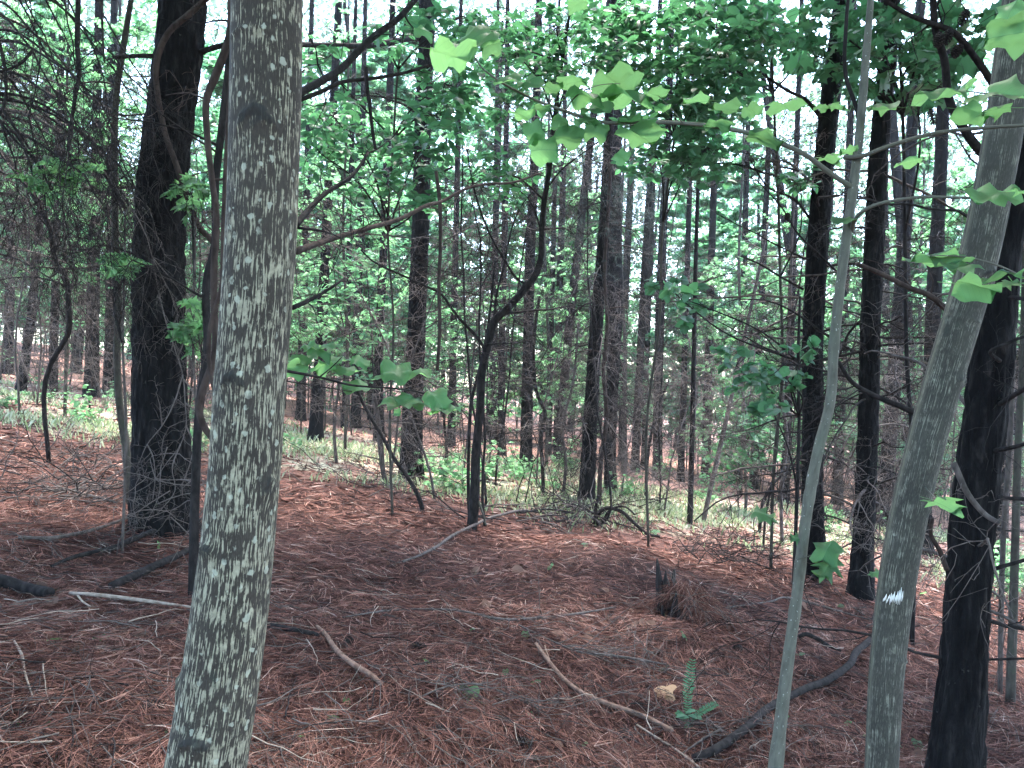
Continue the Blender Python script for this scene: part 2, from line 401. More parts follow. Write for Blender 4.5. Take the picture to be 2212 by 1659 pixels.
def leaf_mesh(name, half, mat, droop, fold, pet=0.35):
    v, f = leaf_shape(half, droop, fold, pet); mb = MB(); mb.add(v, [f], 0.5); return mb.mesh(name, mat)
SH = {'tulip': [leaf_shape(TULIP, d, f) for d, f in ((0.25, 0.12), (0.45, -0.05), (0.1, 0.22))],
      'star': [leaf_shape(STAR, d, f) for d, f in ((0.25, 0.10), (0.45, 0.2))],
      'oval': [leaf_shape(OVAL, d, f, 0.12) for d, f in ((0.3, 0.2), (0.5, 0.1), (0.1, 0.3))],
      'round': [leaf_shape(ROUND, d, f, 0.5) for d, f in ((0.2, 0.1), (0.4, -0.1))],
      'spear': [leaf_shape(SPEAR, 0.3, 0.2, 0.05)]}
def shape_meshes(kind, mat):
    out = []
    for v, f in SH[kind]:
        mb = MB(); mb.add(v, [f], 0.5); out.append(mb.mesh('leaf', mat))
    return out
SH['near_tulip'] = [leaf_shape(TULIP, d, f, 0.45, 3, r, k, sk) for k, (d, f, r, sk) in enumerate([(0.25, 0.10, 0.16, 0.1), (0.5, -0.08, 0.2, -0.15), (0.1, 0.2, 0.14, 0.2), (0.7, 0.05, 0.22, 0.0), (0.35, -0.2, 0.18, -0.25), (0.15, 0.02, 0.24, 0.3)])]
SH['near_star'] = [leaf_shape(STAR, d, f, 0.45, 3, r, k + 9, sk) for k, (d, f, r, sk) in enumerate([(0.25, 0.10, 0.16, 0.1), (0.5, 0.15, 0.2, -0.15), (0.4, -0.1, 0.2, 0.2)])]
NEAR_TULIP = shape_meshes('near_tulip', NEARLEAF)
NEAR_STAR = shape_meshes('near_star', NEARLEAF)
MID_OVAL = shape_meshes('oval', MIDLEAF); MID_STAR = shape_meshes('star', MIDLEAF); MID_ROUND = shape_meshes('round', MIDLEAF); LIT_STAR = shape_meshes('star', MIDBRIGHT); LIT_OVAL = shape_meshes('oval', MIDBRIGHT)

def frame(n, d):
    """rotation with +Z along n and +Y as near to d as it can be"""
    n = unit(n); d = d - n * np.dot(d, n)
    if np.linalg.norm(d) < 1e-4: d = np.cross(n, (1, 0.3, 0))
    d = unit(d); x = np.cross(d, n)
    return np.stack([x, d, n], 1)
def put_leaf(me, pos, rot, s, parent, name='leaf'):
    o = bpy.data.objects.new(name, me); C.objects.link(o); o.parent = parent
    m = Matrix.Identity(4)
    for i in range(3):
        for j in range(3): m[i][j] = rot[i, j] * s
        m[i][3] = pos[i] - parent.location[i]
    o.matrix_local = m
    return o
def simple(kind, far=False):
    v, f = SH[kind][0]
    return v, f
def join_leaves(mb, shapes, items):
    """items: (pos, rot, size, tint) joined into one collector"""
    for k, (v, f) in enumerate(shapes):
        sel = items[k::len(shapes)]
        if not sel: continue
        pos = np.array([i[0] for i in sel]); rot = np.array([i[1] for i in sel]); s = np.array([i[2] for i in sel]); t = np.array([i[3] for i in sel])
        vv = np.einsum('nij,kj->nki', rot, v) * s[:, None, None] + pos[:, None, :]
        ff = f[None, :, :] + (np.arange(len(sel)) * len(v))[:, None, None]
        mb.add(vv.reshape(-1, 3), [ff.reshape(-1, f.shape[1])], np.repeat(t, len(v)))

# ------------------------------------------------------------------ growth helpers
def wander(p, d, length, n, jit, sag=0.0, g=rng):
    p = np.array(p, float); d = unit(d); out = [p.copy()]; st = length / n
    for i in range(n):
        d = unit(d + g.normal(0, jit, 3) + np.array([0, 0, -sag]))
        p = p + d * st; out.append(p.copy())
    return np.array(out)
def twigs(mb, pts, r, count, length, depth, sag, seg=3, jit=0.28, tint=None, spread=0.9, g=rng, rmin=0.0012):
    """side twigs along a limb, and twigs on those"""
    n = len(pts)
    for _ in range(count):
        k = int(g.integers(max(1, n // 5), n)); i = min(k, n - 2)
        d = unit(pts[i + 1] - pts[i]); side = unit(np.cross(d, g.normal(0, 1, 3)))
        L = length * g.uniform(0.45, 1.25)
        q = wander(pts[k], d * 0.6 + side * spread, L, 5, jit, sag, g)
        rr = max(r * g.uniform(0.4, 0.7), rmin)
        mb.tube(q, rr, rmin * 0.7, seg, g.uniform(0, 1) if tint is None else tint, cap=False)
        if depth > 0: twigs(mb, q, rr, int(g.integers(3, 6)), L * 0.5, depth - 1, sag, seg, jit, tint, spread, g, rmin)

def trunk(mb, px, radii, base_extra=0.0, top=None, seg=24, step=0.05, bark=0.012, flare=1.5, scars=(), plates=True, seed=0):
    """px: world points base to top; a noisy furrowed trunk; UV in metres"""
    pts = spline(np.asarray(px, float), 8)
    seglen = np.concatenate([[0], np.cumsum(np.linalg.norm(np.diff(pts, axis=0), axis=1))])
    L = seglen[-1]
    # fine steps where the camera sees it, coarse above
    ss = [0.0]
    while ss[-1] < L:
        z = np.interp(ss[-1], seglen, pts[:, 2]); y = np.interp(ss[-1], seglen, pts[:, 1])
        ss.append(ss[-1] + (step if z < CAM[2] + 0.56 * y else 0.6))
    ss = np.array(ss[:-1] + [L])
    c = np.stack([np.interp(ss, seglen, pts[:, i]) for i in range(3)], 1)
    rad = np.interp(ss, np.linspace(0, L, len(radii)), radii)
    rad = rad * (1 + (flare - 1) * np.exp(-ss / (2.2 * radii[0] + 0.05)))
    t = np.gradient(c, axis=0); t /= np.linalg.norm(t, axis=1)[:, None]
    a = np.cross(t, np.array([0, 1.0, 0])); a /= np.linalg.norm(a, axis=1)[:, None]; b = np.cross(t, a)
    ang = np.linspace(0, 2 * np.pi, seg, endpoint=False)
    n = len(ss)
    off = np.zeros((n, seg)); tint = np.zeros((n, seg))
    if bark > 0:
        for i in range(n):
            r = rad[i]
            for j in range(seg):
                x, y = math.cos(ang[j]) * r, math.sin(ang[j]) * r
                if plates:
                    dd, _ = mnoise.voronoi(Vector((x * 21 + seed, y * 21, ss[i] * 5.0)))
                    e = dd[1] - dd[0]
                    o = min(e * 2.2, 1.0) - 0.55 + 0.5 * mnoise.noise(Vector((x * 40, y * 40 + seed, ss[i] * 16)))
                    tint[i, j] = 0.35 + 0.5 * o
                else:
                    o = mnoise.noise(Vector((x * 9 + seed, y * 9, ss[i] * 3))) + 0.4 * mnoise.noise(Vector((x * 30, y * 30, ss[i] * 9 + seed)))
                    tint[i, j] = 0.0
                off[i, j] = o * bark
        fl = np.exp(-ss / 0.22)[:, None] * np.abs(np.cos(ang * 2.5 + seed))[None, :] * radii[0] * 0.25 * (flare > 1.2)
        off = off + fl
    for (su, sv, w, h, amt) in scars:      # branch scars: a drooping brow over a sunken eye, tinted as old dark callus
        du = (ang[None, :] - su + np.pi) % (2 * np.pi) - np.pi
        x = du * rad[:, None] / w; y = (ss[:, None] - sv) / h
        brow = np.exp(-((y - 0.75 + 1.25 * x ** 2 / (0.35 + np.abs(x))) / 0.36) ** 2) * np.exp(-np.abs(x / 0.95) ** 6)
        eye = np.exp(-(x ** 2 + y ** 2) * 3.5)
        lumps = np.array([[mnoise.noise(Vector((x[i, j] * 4 + su * 3, y[i, 0] * 4, sv * 7))) if abs(x[i, j]) < 2 and abs(y[i, 0]) < 2 else 0.0 for j in range(seg)] for i in range(n)])
        off += (0.011 * brow + 0.007 * eye) * amt * (1 + 0.9 * lumps)
        nz = np.array([[0.5 + 0.6 * mnoise.noise(Vector((x[i, j] * 3 + su, y[i, 0] * 3, sv * 9))) if abs(x[i, j]) < 2 and abs(y[i, 0]) < 2 else 0.5 for j in range(seg)] for i in range(n)])
        tint = np.maximum(tint, np.clip((brow * 0.9 + eye * 0.75) * (0.35 + 1.0 * nz), 0, 1) * min(1, amt))
    rr = rad[:, None] + off
    ring = c[:, None, :] + rr[:, :, None] * (np.cos(ang)[None, :, None] * a[:, None, :] + np.sin(ang)[None, :, None] * b[:, None, :])
    i = np.arange(n - 1)[:, None] * seg; j = np.arange(seg)[None, :]; k = (np.arange(seg) + 1)[None, :] % seg
    q = np.stack([i + j, i + k, i + seg + k, i + seg + j], -1).reshape(-1, 4)
    uv = np.stack([np.broadcast_to(ang[None, :] * np.mean(rad), (n, seg)), np.broadcast_to(ss[:, None], (n, seg))], -1).reshape(-1, 2)
    mb.add(ring.reshape(-1, 3), [q, (np.arange(seg) + (n - 1) * seg)[None, :]], tint.reshape(-1), uv)
    return c

def path(pxs, z0, z1=None):
    """image trace to world points, depth running from z0 to z1"""
    n = len(pxs); z1 = z0 if z1 is None else z1
    return np.array([P(x, y, z0 + (z1 - z0) * i / max(1, n - 1)) for i, (x, y) in enumerate(pxs)])

# ------------------------------------------------------------------ ground
def axis(lo, hi, mid, fine, n):
    s = np.linspace(0, 1, n)
    def half(d, m):
        k = math.log(d / fine + 1); return fine * (np.exp(k * np.linspace(0, 1, m)) - 1)
    return np.concatenate([mid - half(mid - lo, n // 2)[::-1], mid + half(hi - mid, n // 2)[1:]])
gx = axis(-170, 170, 0, 0.9, 420); gy = axis(-60, 220, 3.5, 0.9, 420)
X, Y = np.meshgrid(gx, gy)
Z = H(X, Y)
mb = MB(); nx = len(gx); ny = len(gy)
i = np.arange(ny - 1)[:, None] * nx; j = np.arange(nx - 1)[None, :]
mb.add(np.stack([X, Y, Z], -1).reshape(-1, 3), [np.stack([i + j, i + j + 1, i + nx + j + 1, i + nx + j], -1).reshape(-1, 4)])
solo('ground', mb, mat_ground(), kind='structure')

# fallen pine needles: bent slivers, three to a bundle, lying in drifts
def litter(n_bundle, y0, y1, wid, lift, seed, centre=None):
    g = np.random.default_rng(seed)
    if centre is None:
        y = 1 / g.uniform(1 / y1, 1 / y0, n_bundle); x = g.uniform(-1, 1, n_bundle) * (y * 0.78 + 0.7)
    else:
        x = centre[0] + g.normal(0, centre[2], n_bundle); y = centre[1] + g.normal(0, centre[2], n_bundle)
    ang0 = 1.6 * np.sin(x * 0.9 + 2 * np.sin(y * 0.7)) + g.normal(0, 1.0, n_bundle)
    k = 3
    x = np.repeat(x, k); y = np.repeat(y, k); a = np.repeat(ang0, k) + g.normal(0, 0.16, n_bundle * k)
    n = len(x); L = g.uniform(0.09, 0.2, n); up = g.normal(0.02, 0.16, n); z0 = np.repeat(g.random(n_bundle) ** 2 * lift, k)
    wdt = wid * np.maximum(1, y / 4.0) * g.uniform(0.7, 1.3, n)
    bend = g.normal(0, 0.25, n)
    pts = []
    for t in (0.0, 0.5, 1.0):
        px = x + np.cos(a + bend * t) * L * t; py = y + np.sin(a + bend * t) * L * t
        pz = H(px, py) + 0.006 + z0 + np.maximum(up * L * t, -0.004) - 0.25 * np.abs(up) * L * t * t
        pts.append((px, py, pz))
    sx, sy = -np.sin(a) * wdt / 2, np.cos(a) * wdt / 2
    tw = g.normal(0, 0.7, n) * wdt / 2
    v = np.stack([np.stack([pts[0][0] - sx, pts[0][1] - sy, pts[0][2] - tw], -1), np.stack([pts[0][0] + sx, pts[0][1] + sy, pts[0][2] + tw], -1),
                  np.stack([pts[1][0] - sx, pts[1][1] - sy, pts[1][2] - tw], -1), np.stack([pts[1][0] + sx, pts[1][1] + sy, pts[1][2] + tw], -1),
                  np.stack(pts[2], -1)], 1)
    o = np.arange(n)[:, None] * 5
    patch = 0.5 + 0.5 * np.sin(x * 2.1 + 1.3 * np.sin(y * 1.7)) * np.sin(y * 2.6 + x)
    tint = np.clip(np.repeat(g.beta(1.2, 1.5, n_bundle), k) * 0.82 + 0.25 * patch - 0.08 + g.normal(0, 0.07, n) + (g.random(n) < 0.04) * 0.35, 0, 1)
    mb = MB(); mb.add(v.reshape(-1, 3), [o + np.array([[0, 1, 3, 2]]), o + np.array([[2, 3, 4]])], np.repeat(tint, 5))
    return mb
solo('pine_needles', litter(92000, 2.3, 8.5, 0.0019, 0.042, 3), LITTER, kind='stuff')
solo('pine_needles', litter(16000, 7.5, 20.0, 0.0034, 0.03, 4), LITTER, kind='stuff')

# pale grass in the open strip across the middle distance
def grass(n, seed):
    g = np.random.default_rng(seed)
    y = g.uniform(9.3, 19, n * 3); x = g.uniform(-1, 1, n * 3) * (y * 0.78 + 1)
    m = (np.sin(x * 0.9 + 1.5 * np.sin(y * 0.8)) + np.sin(x * 2.3 - y * 1.9) * 0.7 + g.normal(0, 0.5, n * 3) > -0.1) & (g.random(n * 3) < np.clip((y - 9.3) / 2, 0, 1) * np.clip((19 - y) / 3, 0, 1))
    x = x[m][:n]; y = y[m][:n]; n = len(x)
    h = g.uniform(0.04, 0.16, n); a = g.uniform(0, 6.28, n); w = g.uniform(0.004, 0.012, n); z = H(x, y)
    lx, ly = np.cos(a) * h * 0.6, np.sin(a) * h * 0.6
    sx, sy = -np.sin(a) * w, np.cos(a) * w
    v = np.stack([np.stack([x - sx, y - sy, z], -1), np.stack([x + sx, y + sy, z], -1), np.stack([x + lx * .4 + sx, y + ly * .4 + sy, z + h * .7], -1), np.stack([x + lx, y + ly, z + h], -1)], 1)
    mb = MB(); mb.add(v.reshape(-1, 3), [np.arange(n)[:, None] * 4 + np.array([[0, 1, 2, 3]])], np.repeat(g.random(n), 4))
    return mb
solo('grass', grass(18000, 8), GRASS, kind='stuff')

# ------------------------------------------------------------------ crowns shared by the pines (mostly above the picture)
def needle_tuft(mb, p, d, size, n, wid, g, tint):
    d = unit(d)
    dirs = d[None, :] * g.uniform(0.2, 1.0, (n, 1)) + g.normal(0, 0.55, (n, 3)); dirs /= np.linalg.norm(dirs, axis=1)[:, None]
    side = np.cross(dirs, g.normal(0, 1, (n, 3))); side /= np.linalg.norm(side, axis=1)[:, None]
    L = size * g.uniform(0.6, 1.1, (n, 1))
    v = np.stack([np.broadcast_to(p, (n, 3)) - side * wid, np.broadcast_to(p, (n, 3)) + side * wid, p + dirs * L], 1)
    mb.add(v.reshape(-1, 3), [np.arange(n)[:, None] * 3 + np.array([[0, 1, 2]])], np.repeat(np.clip(tint + g.normal(0, 0.1, n), 0, 1), 3))
def crown_mb(h0, h1, rad, nb, seed, per=10, size=0.24, wid=0.011):
    g = np.random.default_rng(seed); leaf = MB(); wood = MB()
    for k in range(nb):
        t = (k + g.random()) / nb; z = h0 + (h1 - h0) * t; a = g.uniform(0, 6.28)
        L = rad * (1 - 0.65 * t) * g.uniform(0.6, 1.15)
        q = wander((0, 0, z), (math.cos(a), math.sin(a), 0.25), L, 7, 0.16, -0.04, g)
        wood.tube(q, 0.035, 0.008, 4, 0.3, cap=False)
        for _ in range(15):
            i = int(g.integers(2, 8)); d = g.normal(0, 1, 3) * 0.8 + (q[-1] - q[0]) / L
            s = q[min(i, 7)] + g.normal(0, 0.22, 3)
            needle_tuft(leaf, s, d, size, per, wid, g, g.uniform(0.1, 0.9))
    return leaf, wood
CROWN = []
for k in range(3):
    lf, wd = crown_mb(8.0, 15.0, 3.4, 46, 100 + k, 12, 0.26, 0.016)
    CROWN.append((lf.mesh('crown', NEEDLE), wd.mesh('crown_limbs', DEAD)))
def give_crown(t, base, top_xy, k, yaw=0, s=1.0):
    me, wd = CROWN[k % 3]
    for nm, m in (('crown', me), ('crown_limbs', wd)):
        o = bpy.data.objects.new(nm if nm == 'crown' else 'crown_wood', m); C.objects.link(o); o.parent = t
        o.location = (top_xy[0] - base[0], top_xy[1] - base[1], 0); o.rotation_euler = (0, 0, yaw); o.scale = (s, s, 1)
        o['kind'] = 'stuff'

# dead side limb of a pine, with its own twigs
def dead_limb(p, az, length, r, g, droop=0.05, tw=7, rise=0.1, twl=0.45, depth=1, seg=4, rmin=0.0016):
    mb = MB()
    q = wander(p, (math.cos(az), math.sin(az), rise), length, 9, 0.13, droop, g)
    mb.tube(q, r, r * 0.4, seg + 1, g.uniform(0, 0.6))
    twigs(mb, q, r * 0.6, tw, twl, depth, droop * 1.5, 3, 0.26, None, 0.9, g, rmin)
    return mb

def pine(label, px, zbase=None, seed=0, limbs=10, limb_len=1.2, limb_r=0.011, seg=28, step=0.035, bark=0.012, group='pines standing in the near wood', crown=True,
         lowest=0.6, highest=3.6, twn=7, twl=0.45, depth=1, name='pine_tree', flare=1.35, mat=None, droop=0.05, cat='pine tree', off=None):
    """px: (x, y, width) from base to the top of the picture; depth from the base on the ground unless given"""
    if zbase is None: b, z = G(px[0][0], px[0][1])
    else: z = zbase
    pts = [P(x, y, z) for x, y, _ in px]; rad = [wd / FPX * z / 2 for _, _, wd in px]
    if zbase is not None and pts[0][2] > H(pts[0][0], pts[0][1]):      # its foot lies below the picture: carry it down to the ground
        d = unit(pts[0] - pts[1]); q = pts[0].copy()
        while q[2] > H(q[0], q[1]): q = q + d * 0.02
        pts.insert(0, q); rad.insert(0, rad[0] * 1.02)
    base = pts[0].copy(); base[2] = float(H(base[0], base[1]))
    pts[0] = base - np.array([0, 0, 0.12])
    d = unit(pts[-1] - pts[0]); top = pts[-1] + d * max(1.0, (14.5 - pts[-1][2]) / d[2])
    # radii are spaced evenly along the length: resample
    ptsa = np.array(pts + [top]); cl = np.concatenate([[0], np.cumsum(np.linalg.norm(np.diff(ptsa, axis=0), axis=1))])
    rads = np.interp(np.linspace(0, cl[-1], 40), cl, rad + [rad[-1] * 0.45])
    t = thing(name, label, cat, base, group)
    mb = MB(); trunk(mb, ptsa, rads, seg=seg, step=step, bark=bark, flare=flare, seed=seed)
    part('trunk', mb, mat or PINE, t)
    g = np.random.default_rng(500 + seed)
    for k in range(limbs):
        zz = g.uniform(lowest, highest) + base[2]
        p = np.array([np.interp(zz, ptsa[:, 2], ptsa[:, i]) for i in range(3)]); p[2] = zz
        m = dead_limb(p, g.uniform(0, 6.28), limb_len * g.uniform(0.5, 1.25), limb_r * g.uniform(0.6, 1.2), g, droop, twn, g.uniform(-0.15, 0.4), twl, depth)
        part('branch', m, DEAD if g.random() < 0.7 else TWIG, t)
    if crown and z < 9.2: give_crown(t, base, top, seed, g.uniform(0, 6.28))
    return t, z, ptsa

# ================================================================== THE NEAR TREES
def furrowed(name, label, px, z, mat, scars, seed, step, seg, bark, top_h, cat, group=None, branchless=True, flare=1.25):
    pts = [P(x, y, z) for x, y, _ in px]; rad = [wd / FPX * z / 2 for _, _, wd in px]
    q = pts[0].copy(); d = unit(pts[0] - pts[1])
    while q[2] > H(q[0], q[1]): q = q + d * 0.02
    pts.insert(0, q - d * -0.06); rad.insert(0, rad[0] * 1.03)
    base = q.copy(); base[2] = float(H(q[0], q[1]))
    d = unit(pts[-1] - pts[-2]); top = pts[-1] + d * ((top_h - pts[-1][2]) / d[2])
    ptsa = np.array(pts + [top]); cl = np.concatenate([[0], np.cumsum(np.linalg.norm(np.diff(ptsa, axis=0), axis=1))])
    rads = np.interp(np.linspace(0, cl[-1], 60), cl, rad + [rad[-1] * 0.5])
    # scars are given in the picture: (px, py, width px, height px, strength); turn them into angle and distance along the stem
    pp = spline(ptsa, 8); L = np.concatenate([[0], np.cumsum(np.linalg.norm(np.diff(pp, axis=0), axis=1))])
    out = []
    for (sx, sy, sw, sh, am) in scars:
        p = P(sx, sy, z); i = int(np.argmin(np.linalg.norm(pp - p[None, :], axis=1)))
        r = np.interp(L[i], np.linspace(0, cl[-1], 60), rads)
        t = unit(pp[min(i + 1, len(pp) - 1)] - pp[max(i - 1, 0)]); a = unit(np.cross(t, (0, 1.0, 0))); b = np.cross(t, a)
        du = np.clip(np.dot(p - pp[i], a) / r, -0.95, 0.95)
        ang = math.acos(du)
        if b[1] > 0: ang = -ang           # the face towards the camera
        v = L[i] + np.dot(p - pp[i], t)
        out.append((ang, v, sw / FPX * z / 2, sh / FPX * z / 2, am))
    t = thing(name, label, cat, base, group)
    mb = MB(); trunk(mb, ptsa, rads, seg=seg, step=step, bark=bark, flare=flare, scars=out, plates=False, seed=seed)
    part('trunk', mb, mat, t)
    return t, ptsa

poplar, _ = furrowed('poplar_tree', 'broad pale poplar trunk crusted with white lichen, closest tree on the left', 
    [(447, 1659, 163), (482, 1430, 160), (521, 1106, 151), (541, 830, 149), (562, 550, 149), (571, 300, 149), (577, 0, 147)], 1.8, POP1,
    [(577, 290, 88, 80, 1.0), (530, 832, 62, 60, 1.0), (592, 1062, 46, 90, 0.7), (472, 1185, 50, 50, 0.9), (455, 1578, 76, 56, 1.0), (395, 1490, 40, 80, 0.5), (560, 100, 120, 30, 0.45)],
    3, 0.006, 150, 0.0026, 13.0, 'poplar tree')
poplar2, _ = furrowed('poplar_tree', 'leaning grey poplar with a smudge of white paint, beside the dark right-hand pine',
    [(1903, 1659, 66), (1915, 1450, 68), (1933, 1290, 74), (1965, 1106, 75), (2035, 830, 76), (2115, 553, 76), (2160, 332, 76), (2207, 0, 74)], 2.4, POP2,
    [(2120, 605, 60, 40, 0.7), (2060, 830, 50, 40, 0.6), (1930, 1420, 50, 20, 0.5), (1990, 1100, 46, 20, 0.4), (2060, 690, 90, 8, 0.6)],
    9, 0.008, 110, 0.0026, 12.0, 'poplar tree')
# chalky paint smudge: short dabs on the ridges of the bark
mb = MB()
for k in range(16):
    u = -1 + 2 * (k + 0.5) / 16; x = 1935 + 30 * (u * 0.95 + 0.05); hgt = rng.uniform(14, 32) * (1.25 - 0.5 * abs(u - 0.45))
    zz = 2.4 - 0.0535 * math.sqrt(max(0.02, 1 - (u * 0.86) ** 2)) - 0.0024; yy = 1291 - 4 * u + rng.uniform(-4, 4)
    q = [P(x + 2.0, yy - hgt / 2, zz), P(x, yy, zz - 0.0006), P(x - 2.5, yy + hgt / 2, zz)]
    mb.tube(q, 0.001, 0.001, 5, 0.5, radii=[0.0006, 0.0026, 0.0027, 0.0006])
b = NB('white_paint'); part('paint_smudge', mb, b.fin((0.78, 0.79, 0.77), 0.8, 0.2), poplar2)


# slender smooth sapling with long side branches and big leaves
sp = [(1675, 1659), (1682, 1600), (1702, 1420), (1721, 1290), (1743, 1106), (1750, 1106 - 30), (1768, 986), (1793, 886), (1800, 753), (1823, 553), (1830, 553 - 20), (1843, 407), (1858, 277), (1870, 133), (1881, 0)]
sp = [(1675, 1659), (1702, 1430), (1721, 1290), (1743, 1106), (1768, 970), (1793, 870), (1801, 753), (1823, 553), (1843, 407), (1858, 277), (1870, 133), (1881, 0)]
zs = 2.3
pts = list(path(sp, zs)); d0 = unit(pts[0] - pts[1]); q = pts[0].copy()
while q[2] > H(q[0], q[1]): q = q + d0 * 0.02
base = q.copy(); top = pts[-1] + unit(pts[-1] - pts[-2]) * 2.2
sap = thing('young_tree', 'slender smooth grey sapling with a kinked stem, left of the leaning poplar', 'sapling', base)
mb = MB(); mb.tube([q - d0 * -0.05] + pts + [top], 0, 0, 16, 0.2, smooth=10, radii=list(np.interp(np.linspace(0, 1, 90), np.linspace(0, 1, 12), [0.022, 0.0195, 0.0165, 0.0160, 0.0165, 0.0150, 0.0150, 0.0145, 0.0135, 0.0120, 0.0100, 0.006]) * (1 + 0.05 * np.random.default_rng(4).normal(0, 1, 90).cumsum() / (1 + np.arange(90)) ** 0.5 + 0.14 * (np.random.default_rng(5).random(90) < 0.07))))
part('trunk', mb, SMOOTH, sap)
def traced(parent, pxs, z0, z1, r0, r1, mat, seg=7, name='branch', tw=0, twl=0.2, smooth=7, tint=0.2):
    mb = MB(); pp = path(pxs, z0, z1); mb.tube(pp, r0, r1, seg, tint, smooth=smooth)
    if tw: twigs(mb, spline(pp, 4), r0 * 0.5, tw, twl, 1, 0.05)
    return part(name, mb, mat, parent)
traced(sap, [(1843, 407), (1790, 372), (1740, 335), (1660, 300), (1560, 276), (1475, 266), (1390, 264), (1304, 264), (1221, 240), (1137, 207), (1071, 170), (1040, 145), (1021, 117)], 2.3, 2.05, 0.0085, 0.002, SMOOTH)
traced(sap, [(1823, 330 + 10), (1863, 337), (1908, 320), (2008, 290), (2141, 275), (2250, 268)], 2.3, 2.1, 0.0075, 0.0045, SMOOTH)
traced(sap, [(1838, 500), (1850, 470), (1874, 450), (1974, 427), (2080, 427), (2141, 427), (2191, 418)], 2.3, 2.0, 0.007, 0.002, SMOOTH)
traced(sap, [(1857, 270), (1852, 240), (1828, 167), (1828, 50), (1838, -60)], 2.3, 2.35, 0.007, 0.005, DEAD)
traced(sap, [(1718, 1285 - 75), (1735, 1205), (1770, 1195)], 2.3, 2.25, 0.0018, 0.001, SMOOTH)
traced(sap, [(1290, 264), (1250, 290), (1210, 297), (1170, 285)], 2.15, 2.1, 0.0022, 0.0012, SMOOTH)
traced(sap, [(1221, 240), (1237, 215), (1290, 185), (1340, 180)], 2.12, 2.1, 0.0020, 0.001, SMOOTH)
traced(sap, [(1660, 300), (1690, 265), (1700, 240)], 2.22, 2.2, 0.002, 0.001, SMOOTH)
traced(sap, [(1475, 266), (1450, 235), (1420, 205)], 2.18, 2.15, 0.002, 0.001, SMOOTH)

def near_leaf(parent, px, py, wpx, hpx, z, pale=False, meshes=None, ang=None, g=R):
    p = P(px, py, z); v = unit(p - CAM)
    ratio = min(0.95, max(0.12, hpx / wpx)); perp = unit(np.array([0, 0, 1.0]) - v * v[2])
    n = perp * math.sqrt(1 - ratio ** 2) + v * ratio * (-1 if pale else 1)
    right = np.array([1.0, 0, 0]); fw = unit(np.cross(n, right))
    a = g.uniform(-0.9, 0.9) + (math.pi if g.random() < 0.5 else 0) if ang is None else ang
    d = right * math.cos(a) + fw * math.sin(a)
    me = (meshes or NEAR_TULIP)[g.randrange(len(meshes or NEAR_TULIP))]
    s = wpx / FPX * z / 1.0
    rot = frame(n, d)
    return put_leaf(me, p - rot[:, 1] * s * 0.42, rot, s, parent)
for (x, y, w_, h_, pale) in [
    (978, 116, 95, 42, 0), (915, 66, 44, 20, 1), (1030, 72, 84, 26, 1), (1060, 98, 46, 40, 0), (1097, 165, 64, 18, 1), (1148, 172, 50, 22, 1), (1237, 178, 66, 34, 0), (1262, 203, 76, 40, 0),
    (1334, 176, 92, 50, 0), (1354, 198, 100, 36, 0), (1190, 190, 46, 24, 0), (1127, 247, 50, 28, 0), (1170, 233, 40, 26, 0), (1290, 236, 62, 18, 1), (1360, 256, 56, 20, 0),
    (1154, 285, 46, 54, 0), (1176, 322, 66, 92, 0), (1226, 295, 72, 46, 0), (1287, 283, 56, 44, 0), (1384, 290, 94, 42, 0), (1342, 338, 34, 60, 0), (1417, 203, 50, 18, 0), (1427, 233, 36, 18, 0),
    (1503, 218, 58, 22, 0), (1565, 234, 64, 30, 0), (1626, 238, 40, 26, 0), (1694, 226, 76, 34, 0), (1552, 268, 60, 22, 0), (1652, 292, 80, 26, 0), (1270, 260, 52, 26, 1), (1210, 262, 40, 30, 0),
    (1310, 205, 44, 20, 0), (1247, 1 + 4, 46, 26, 0)]:
    near_leaf(sap, x, y, w_ * 1.05, h_, 2.28 - 0.00028 * (1843 - x) + R.uniform(-0.03, 0.03), pale)
for (x, y, w_, h_, pale, z) in [(1808, 231, 40, 14, 0, 2.3), (1908, 231, 62, 20, 0, 2.2), (1832, 327, 40, 26, 0, 2.3), (1795, 343, 54, 16, 0, 2.35), (1962, 350, 50, 20, 0, 2.2), (2102, 240, 76, 42, 0, 2.0),
    (2040, 200, 104, 16, 1, 2.0), (2112, 208, 50, 16, 1, 2.0), (2178, 72, 96, 88, 0, 1.3), (2185, 22, 60, 40, 1, 1.3), (2178, 200, 96, 44, 1, 1.5), (2150, 235, 60, 30, 0, 1.9), (2145, 420, 90, 22, 1, 2.0), (2212, 410, 60, 18, 0, 1.9),
    (1825, 477, 50, 16, 1, 2.25), (2010, 563, 96, 34, 0, 2.1), (2055, 562, 80, 34, 1, 2.05), (2108, 618, 84, 56, 0, 1.95), (2168, 587, 90, 24, 0, 1.95), (2085, 575, 60, 24, 1, 2.0), (2190, 612, 50, 20, 1, 2.0),
    (2043, 1090, 78, 24, 0, 2.1), (1788, 1187, 60, 42, 1, 2.2), (1786, 1226, 62, 44, 1, 2.18), (1718, 1162, 26, 60, 1, 2.3), (1652, 1113, 50, 34, 1, 2.5), (1891, 1238, 28, 22, 1, 2.9), (1775, 232, 30, 14, 0, 2.3)]:
    near_leaf(sap if x < 1990 else poplar2, x, y, w_ * 1.05, h_, z, pale, NEAR_STAR if R.random() < 0.35 else None)
traced(poplar2, [(2230, 610), (2160, 575), (2085, 555), (2010, 552)], 2.05, 2.05, 0.003, 0.0015, SMOOTH)
traced(poplar2, [(2240, 215), (2150, 205), (2040, 190)], 1.9, 2.0, 0.003, 0.0012, SMOOTH)
traced(poplar2, [(1995, 1050), (2025, 1078), (2050, 1085)], 2.36, 2.1, 0.002, 0.001, SMOOTH)

